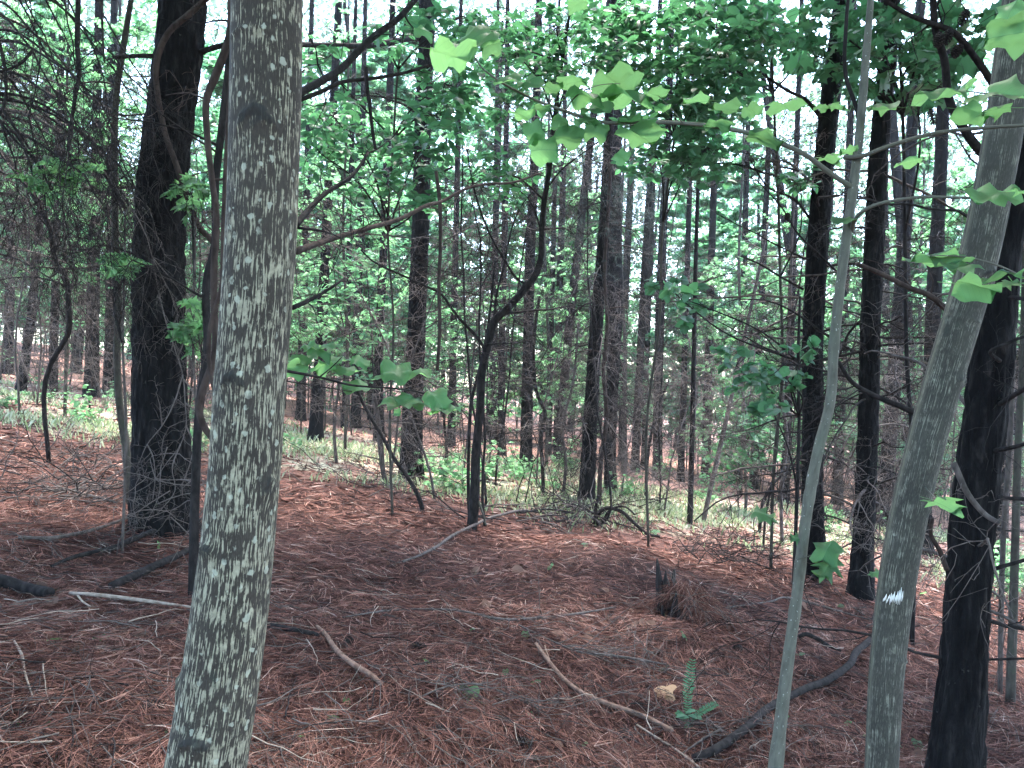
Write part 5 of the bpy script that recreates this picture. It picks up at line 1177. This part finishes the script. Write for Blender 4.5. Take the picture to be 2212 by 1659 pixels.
lying('fallen_branch', 'dark low branches lying beside the right foot of the dark straight pine', 'branch', [(910, 1012), (960, 1025), (1010, 1040), (1060, 1050), (1110, 1075)], [6, 7, 6, 5, 4], DEAD, tw=8, twl=0.7)
# root wad and brush around the close pair of pines
bw = thing('brush_pile', 'tangle of dead brush and roots heaped around the foot of the close pair of pines', 'brush pile', G(1290, 1110)[0])
for pxs, r in [([(1285, 1140), (1290, 1112), (1310, 1098), (1340, 1104), (1370, 1130), (1400, 1158), (1425, 1182)], 0.030), ([(1300, 1130), (1320, 1100), (1350, 1095), (1372, 1112)], 0.018), ([(1290, 1150), (1286, 1110), (1292, 1070)], 0.03), ([(1240, 1108), (1180, 1100), (1120, 1108), (1080, 1118)], 0.014), ([(1250, 1115), (1200, 1128), (1150, 1135)], 0.012), ([(1295, 1145), (1312, 1120), (1320, 1090)], 0.02)]:
    b_, z_ = G(1290, 1135); mb = MB(); q = path(pxs, z_ - 0.05, z_ - 0.25); q[:, 2] = np.maximum(q[:, 2], H(q[:, 0], q[:, 1]) + r); mb.tube(q, r, r * 0.6, 7, 0.3, smooth=6); twigs(mb, spline(q, 3), r * 0.3, 7, 0.4, 1, 0.05); part('branch', mb, DEAD, bw)
for k in range(130):
    b_, z_ = G(rng.normal(1230, 95), rng.uniform(1075, 1150)); mb = MB(); q = wander(b_ + (0, 0, rng.uniform(0.0, 0.15)), rng.normal(0, 1, 3) * (1.2, 0.8, 0.5), rng.uniform(0.4, 1.1), 8, 0.2, 0.03)
    q[:, 2] = np.maximum(q[:, 2], H(q[:, 0], q[:, 1]) + 0.03); mb.tube(q, 0.009, 0.003, 4, rng.random()); twigs(mb, q, 0.005, 5, 0.35, 0, 0.03, rmin=0.002); part('twig', mb, DEAD if k % 4 else TWIG, bw)
def brush(label, cx, cy, sx, sy, n, seed, mat=TWIG, L=0.7):
    g = np.random.default_rng(seed); t = thing('brush_pile', label, 'brush pile', G(cx, cy)[0])
    for k in range(n):
        b_, z_ = G(g.normal(cx, sx), cy + g.uniform(-sy, sy)); mb = MB(); q = wander(b_ + (0, 0, g.uniform(0, 0.12)), g.normal(0, 1, 3) * (1.3, 0.8, 0.45) + (0, 0, 0.1), L * g.uniform(0.4, 1.2), 8, 0.2, 0.02, g)
        q[:, 2] = np.maximum(q[:, 2], H(q[:, 0], q[:, 1]) + 0.03); mb.tube(q, 0.0065, 0.002, 4, g.random(), cap=False); twigs(mb, q, 0.004, 6, L * 0.4, 0, 0.03, g=g, rmin=0.0018); part('twig', mb, mat if k % 3 else DEAD, t)
brush('loose brush of bare twigs lying left of the thick black pine', 170, 1040, 120, 62, 120, 21)
brush('low dark brush behind the stump, left of the slender sapling', 1590, 1195, 62, 34, 70, 22, DEAD)
brush('thin grey brush around the dark straight pine and the dead stems', 850, 1040, 95, 45, 70, 23)
brush('scattered bare twigs on the slope beyond the leaning poplar', 2060, 1300, 110, 90, 45, 24)
# single loose twigs scattered over the floor
for k in range(260):
    b_, z_ = G(rng.uniform(0, 2212), rng.uniform(1150, 1655)); a = rng.uniform(0, 6.28); L = rng.uniform(0.12, 0.45)
    q = wander(b_, (math.cos(a), math.sin(a), 0), L, 6, 0.13); q[:, 2] = H(q[:, 0], q[:, 1]) + 0.045 + 0.03 * rng.random()
    mb = MB(); mb.tube(q, rng.uniform(0.0015, 0.004), 0.001, 4, rng.random())
    if rng.random() < 0.5: twigs(mb, q, 0.0015, 2, 0.15, 0, 0)
    solo('loose_twig', mb, [TWIG, TWIG, DEAD, PALE][k % 4], ['thin grey twig lying loose on the needle floor', 'thin grey twig lying loose on the needle floor', 'thin dark twig lying loose on the needle floor', 'thin bleached twig lying loose on the needle floor'][k % 4], 'twig', ['loose grey twigs', 'loose grey twigs', 'loose dark twigs', 'loose bleached twigs'][k % 4], loc=tuple(b_))

mb = MB(); g = np.random.default_rng(41)      # the finer twig litter, too much of it to count
for k in range(2600):
    y = 1 / g.uniform(1 / 9.0, 1 / 2.5); x = g.uniform(-1, 1) * (y * 0.75 + 0.5); a = g.uniform(0, 6.28); L = g.uniform(0.06, 0.34)
    q = wander((x, y, 0), (math.cos(a), math.sin(a), 0), L, 4, 0.14, 0, g); q[:, 2] = H(q[:, 0], q[:, 1]) + 0.035 + 0.03 * g.random(); mb.tube(q, g.uniform(0.0011, 0.0026), 0.0008, 3, g.random(), cap=False)
solo('twig_litter', mb, TWIG, kind='stuff')

# the rotten stump under its cap of needles
sb, sz = G(1468, 1345)
stump = thing('tree_stump', 'rotten splintered stump draped in needles, with a dark hollow, right of centre', 'stump', sb)
g = np.random.default_rng(12); mb = MB()
for k in range(26):           # splinters of standing wood round a hollow heart
    a = g.uniform(0.3, 5.2); r = 0.10 + g.normal(0, 0.012); h = (0.40 if 1.5 < a < 3.4 else 0.20) * g.uniform(0.55, 1.1)
    p = sb + (r * math.cos(a) - 0.02, r * math.sin(a) + 0.02, -0.06); lean = np.array([math.cos(a) * 0.05, math.sin(a) * 0.05, 0]) + g.normal(0, 0.02, 3)
    q = np.array([p, p + (0, 0, 0.4 * h) + lean * 0.3, p + (0, 0, 0.75 * h) + lean * 0.7 + g.normal(0, 0.008, 3), p + (0, 0, h + 0.06) + lean])
    mb.tube(q, 0, 0, 6, g.random() * 0.7, smooth=4, radii=[g.uniform(0.03, 0.05), 0.034, g.uniform(0.02, 0.032), 0.006])
part('stump_wood', mb, DEAD, stump)
mb = MB()
for k in range(5200):
    a = g.uniform(0, 6.28); t = g.uniform(0, 1) ** 1.3; r = 0.07 + 0.24 * t + g.normal(0, 0.025)
    x, y = r * math.cos(a) * 1.15 + 0.05, r * math.sin(a)
    hollow = (x + 0.11) ** 2 + (y + 0.14) ** 2 < 0.11 ** 2
    if hollow: continue
    base = float(H(sb[0] + x, sb[1] + y)); hgt = 0.27 * (1 - t) ** 1.2 * (1 + 0.45 * mnoise.noise(Vector((a * 0.9, t * 2, 3)))) * (1.0 if math.cos(a) < 0.4 else 0.8)
    p = np.array([sb[0] + x, sb[1] + y, base + max(0.01, hgt + g.normal(0, 0.02))])
    d = unit(np.array([math.cos(a) * 0.7, math.sin(a) * 0.7, -0.75 * (1 - 0.8 * t)]) + g.normal(0, 0.6, 3) * (1, 1, 0.35)); L = g.uniform(0.08, 0.2); sd_ = unit(np.cross(d, g.normal(0, 1, 3))) * 0.0013
    mb.add([p - sd_, p + sd_, p + d * L], [np.array([[0, 1, 2]])], g.beta(1.4, 2.2))
part('needle_cap', mb, LITTER, stump, kind='stuff')
mb = MB()
for k in range(60):
    p = sb + (g.normal(0.10, 0.14), g.normal(-0.06, 0.10), g.uniform(0.08, 0.30)); q = wander(p, (g.normal(0.2, 0.7), g.normal(-0.4, 0.5), g.uniform(-0.3, 0.6)), g.uniform(0.15, 0.42), 8, 0.15, 0.26, g)
    q[:, 2] = np.maximum(q[:, 2], H(q[:, 0], q[:, 1]) + 0.02); mb.tube(q, 0.0021, 0.001, 4, g.random(), cap=False)
part('grass_stalk', mb, TWIG, stump, kind='stuff')
mb = MB()
for k in range(5): 
    p = sb + (g.normal(-0.05, 0.04), 0.0, 0.26); mb.tube(wander(p, (g.normal(0, 0.3), -0.1, 1), g.uniform(0.08, 0.16), 5, 0.1, 0, g), 0.006, 0.002, 5, 0.6)
part('splinter', mb, TWIG, stump)
# drift of needles heaped round it
solo('pine_needles', litter(1500, 2, 8, 0.0030, 0.05, 14, (sb[0] + 0.12, sb[1] - 0.05, 0.26)), LITTER, kind='stuff')

# fern and seedlings
fb, fz = G(1488, 1572)
fern = thing('fern', 'small blue-green fern with one upright frond and a low frond to the right', 'fern', fb)
def frond(q, w, parent):
    q = spline(q, 8); mb = MB(); mb.tube(q, 0.0022, 0.0008, 4, 0.3); items = []; n = len(q)
    L = np.linalg.norm(q[-1] - q[0]); m = 24
    for i in range(m):
        f = 0.12 + 0.88 * i / (m - 1); k = min(int(f * (n - 1)), n - 2); d = unit(q[k + 1] - q[k]); side = unit(np.cross(d, FWD)); p = q[k] + (q[k + 1] - q[k]) * (f * (n - 1) - k)
        for s in (1, -1):
            dd = unit(side * s + d * 0.35 + rng.normal(0, 0.06, 3)); items.append((p, frame(unit(-FWD + d * 0.2 + rng.normal(0, 0.15, 3)), dd), w * math.sin(math.pi * min(1, 0.18 + 0.82 * (1 - f) ** 0.8)) ** 0.7 * rng.uniform(0.9, 1.1), rng.uniform(0.3, 0.9)))
    part('frond', mb, FERN, parent)
    mb = MB(); join_leaves(mb, SH['spear'], items); part('leaflet', mb, FERN, parent, kind='stuff')
frond(np.array([P(1488, 1570, fz), P(1486, 1530, fz - .02), P(1488, 1480, fz), P(1496, 1427, fz + .02)]), 0.034, fern)
frond(np.array([P(1490, 1566, fz), P(1505, 1545, fz - .05), P(1525, 1532, fz - .08), P(1548, 1520, fz - .1)]), 0.024, fern)
frond(np.array([P(1488, 1566, fz), P(1475, 1550, fz - .03), P(1462, 1538, fz - .05)]), 0.018, fern)
for (x, y, s) in [(1476, 1548, 30), (1504, 1548, 36), (1489, 1566, 30), (1470, 1545, 26), (1495, 1535, 24)]:
    near_leaf(fern, x, y, s, s * 0.55, fz - 0.06, True, shape_meshes('oval', FERN)[:1])
sd = thing('fern', 'sparse grey-green fern seedling lying left of the upright fern', 'fern', G(1440, 1450)[0])
z_ = G(1440, 1450)[1]
frond(np.array([P(1412, 1478, z_), P(1418, 1462, z_), P(1428, 1450, z_), P(1450, 1440, z_)]), 0.022, sd); frond(np.array([P(1430, 1470, z_), P(1416, 1480, z_), P(1402, 1472, z_)]), 0.018, sd)

# leaves that have dropped on the needles
flat_tulip = [leaf_mesh('leaf', TULIP, NEARLEAF, d, f) for d, f in ((0.3, 0.15), (0.6, -0.1))]
drym = [leaf_mesh('leaf', TULIP, DRYLEAF, 0.9, 0.35), leaf_mesh('leaf', OVAL, DRYLEAF, 0.8, 0.5), leaf_mesh('leaf', ROUND, DRYLEAF, -0.7, 0.4)]
goldm = leaf_mesh('leaf', TULIP, GOLD, 0.7, 0.4)
def ground_leaf(px, py, wpx, me, label, cat='leaf', group=None, name='fallen_leaf', tilt=0.25, yaw=None):
    b_, z_ = G(px, py); o = bpy.data.objects.new(name, me); C.objects.link(o); s = wpx / FPX * z_
    n = unit(np.array([0, -0.25, 1.0]) + rng.normal(0, tilt, 3)); a = rng.uniform(0, 6.28) if yaw is None else yaw; r = frame(n, (math.cos(a), math.sin(a), 0))
    m = Matrix.Identity(4)
    for i in range(3):
        for j in range(3): m[i][j] = r[i, j] * s
        m[i][3] = b_[i] + (0.03 if i == 2 else 0) - r[i, 1] * s * 0.45
    o.matrix_world = m; o['label'] = label; o['category'] = cat
    if group: o['group'] = group
ground_leaf(1003, 1512, 58, flat_tulip[0], 'big fresh green leaf lying on the pale twigs at bottom centre', yaw=2.6)
ground_leaf(1157, 1481, 22, flat_tulip[1], 'small round green leaf lying left of the forked brown stick')
ground_leaf(1437, 1510, 46, goldm, 'yellow fallen leaf lying left of the fern', tilt=0.5)
ground_leaf(1134, 1381, 20, flat_tulip[0], 'tiny green leaf lying under the thin crossing branch')
ground_leaf(720, 1560, 32, flat_tulip[1], 'pale green leaf lying right of the foot of the lichened poplar')
ground_leaf(115, 1392, 28, flat_tulip[1], 'faded green leaf on the needles at the left, below the pale stick', tilt=0.4)
ground_leaf(218, 1391, 30, flat_tulip[0], 'green leaf on the needles just left of the lichened poplar')
ground_leaf(85, 1530, 26, flat_tulip[1], 'light green leaf on the needles in the lower left corner')
ground_leaf(1688, 1557, 26, flat_tulip[0], 'small green leaf right of the lower stem of the slender sapling')
ground_leaf(1985, 1622, 30, flat_tulip[0], 'three-part green leaf on the needles between the poplar and the stout pine')
ground_leaf(1410, 1092 + 60, 26, flat_tulip[1], 'small green leaf below the root tangle')
for k in range(70):
    ground_leaf(rng.uniform(0, 2212), rng.uniform(1200, 1655), rng.uniform(14, 34), drym[k % 3], 'curled dry brown leaf half sunk in the needle floor', 'dry leaf', 'curled dry leaves', 'dry_leaf', 0.3)
for k in range(30):
    ground_leaf(rng.uniform(0, 2212), rng.uniform(1150, 1655), rng.uniform(10, 22), flat_tulip[k % 2], 'scrap of small green leaf dropped on the needle floor', 'leaf', 'scraps of green leaf', 'leaf_scrap', 0.4)

# pine cones
def cone_mb(seed, opened):
    g = np.random.default_rng(seed); mb = MB(); q = np.array([(0, 0, 0), (0, 0, 0.04), (0, 0, 0.08)]); mb.tube(q, 0.010, 0.004, 8, 0.1)
    for k in range(70):
        t = k / 70; a = k * 2.39996; h = 0.004 + 0.076 * t; r = 0.021 * math.sin(math.pi * (0.16 + 0.80 * t)) ** 0.8 + 0.004
        o = np.array((math.cos(a), math.sin(a), 0)); s = np.array((-math.sin(a), math.cos(a), 0)); w_ = 0.0085 * (1.1 - 0.6 * t); up = np.array((0, 0, 1.0))
        p0 = up * h + o * 0.006; tip = up * (h + 0.010 * (1 - opened)) + o * (r + 0.004 * opened)
        mb.add([p0 - s * w_ * .5, p0 + s * w_ * .5, tip + s * w_, tip - s * w_, tip + o * 0.003 + up * 0.004, tip - up * 0.0045], [np.array([(0, 1, 2, 3)]), np.array([(3, 2, 4), (3, 5, 2)])], g.uniform(0.2, 1))
    return mb
cones = [cone_mb(1, 0.9).mesh('pine_cone', CONE, smooth=False), cone_mb(2, 0.4).mesh('pine_cone', CONE, smooth=False)]
for i, (x, y, s, lab) in enumerate([(757, 1391, 1.0, 'dark pine cone lying right of the lichened poplar'), (880, 1405, 1.3, 'blackened pine cone lying left of the thin crossing branch'), (1045, 1448, 1.0, 'pine cone half buried at the centre of the needle floor'), (958, 1452, 0.9, 'pine cone beside a dead leaf in the centre floor'), (1362, 1606, 1.3, 'black pine cone at the bottom right by the straight pale stick'),
    (1190, 1596, 1.1, 'pine cone sunk in the needles at bottom centre'), (800, 1335, 1.0, 'pine cone lying above the mottled grey stick'), (1110, 1610, 1.1, 'pine cone near the bottom edge below the pale twigs'), (930, 1600, 1.0, 'pine cone near the bottom edge left of centre'), (300, 1540, 1.2, 'charred pine cone at lower left before the lichened poplar'), (1600, 1405, 1.0, 'pine cone in the needles left of the slender sapling')]):
    b_, z_ = G(x, y); o = bpy.data.objects.new('pine_cone', cones[i % 2]); C.objects.link(o); o.location = (b_[0], b_[1], b_[2] + 0.018); o.rotation_euler = (rng.uniform(1.2, 1.7), 0, rng.uniform(0, 6.28)); o.scale = (s * 0.9,) * 3
    o['label'] = lab; o['category'] = 'pine cone'; o['group'] = 'pine cones on the needle floor'
for (x, y, z, par) in [(1701, 460, zrp - .45, right_pine), (2032, 70, 3.1, edge_pine), (2090, 20, 3.2, edge_pine), (2052, 62, 3.15, edge_pine), (2010, 235, 3.2, edge_pine), (2075, 95, 3.2, edge_pine)]:
    o = bpy.data.objects.new('pine_cone', cones[1]); C.objects.link(o); o.parent = par; p = P(x, y, z) - np.array(par.location); o.location = tuple(p); o.rotation_euler = (math.pi + rng.normal(0, 0.3), rng.normal(0, 0.3), 0); s = 0.8 * z / 3.3 if par is edge_pine else 1.2; o.scale = (s, s, s)

# ------------------------------------------------------------------ tell apart the nearest of the look-alikes by what they stand between
MARKS = [(-300, 'the left edge'), (195, 'the bare-footed pine'), (350, 'the thick black pine'), (560, 'the lichened poplar'), (890, 'the dark straight pine'), (1035, 'the forked sapling'), (1140, 'the needle-heaped pine'),
         (1300, 'the close pair of pines'), (1490, 'the dark upright stem'), (1800, 'the slender sapling'), (1985, 'the leaning poplar'), (2110, 'the stout edge pine'), (2600, 'the right edge')]
KINDS = {'light saplings behind the trunks': 'light green sapling', 'cool green saplings behind the trunks': 'cool green sapling', 'far pines in the crowd of trunks': 'far slim pine', 'grey leafless saplings': 'grey leafless sapling', 'dark leafless saplings': 'dark leafless sapling', 'low plants in the strip of grass': 'low pale plant'}
seen = {}
for o in C.objects:
    gname = o.get('group')
    if o.parent or gname not in KINDS: continue
    p = np.array(o.location) - CAM; z = p @ FWD
    if z < 5: continue
    sx = 1106 + FPX * (p @ RIGHT) / z
    for a, b in zip(MARKS[:-1], MARKS[1:]):
        if a[0] <= sx < b[0]: seen.setdefault((gname, a[1], b[1]), []).append((z, o))
for (gname, a, b), lst in seen.items():
    lst.sort(key=lambda q: q[0])
    short = lambda t: t.replace('the ', '', 1) if False else t
    lst[0][1]['label'] = ('nearest %s between %s and %s' % (KINDS[gname], short(a), short(b))) if len(lst) > 1 else ('only %s between %s and %s' % (KINDS[gname], a, b))
    if len(lst) > 2: lst[-1][1]['label'] = 'farthest %s between %s and %s' % (KINDS[gname], a, b)

# ------------------------------------------------------------------ thin damp air between the trees
hm = bpy.data.materials.new('haze'); hm.use_nodes = True; hn = hm.node_tree; hn.nodes.clear()
ho = hn.nodes.new('ShaderNodeOutputMaterial'); hv = hn.nodes.new('ShaderNodeVolumePrincipled')
hv.inputs['Color'].default_value = (0.86, 0.95, 0.97, 1); hv.inputs['Density'].default_value = 0.0006; hv.inputs['Anisotropy'].default_value = 0.1
hn.links.new(hv.outputs[0], ho.inputs['Volume'])
mb = MB(); xa, xb, ya, yb, za, zb = -172, 172, -62, 222, -12, 48
mb.add([(xa, ya, za), (xb, ya, za), (xb, yb, za), (xa, yb, za), (xa, ya, zb), (xb, ya, zb), (xb, yb, zb), (xa, yb, zb)], [np.array([(3, 2, 1, 0), (4, 5, 6, 7), (0, 1, 5, 4), (1, 2, 6, 5), (2, 3, 7, 6), (3, 0, 4, 7)])])
solo('haze', mb, hm, kind='stuff', smooth=False)
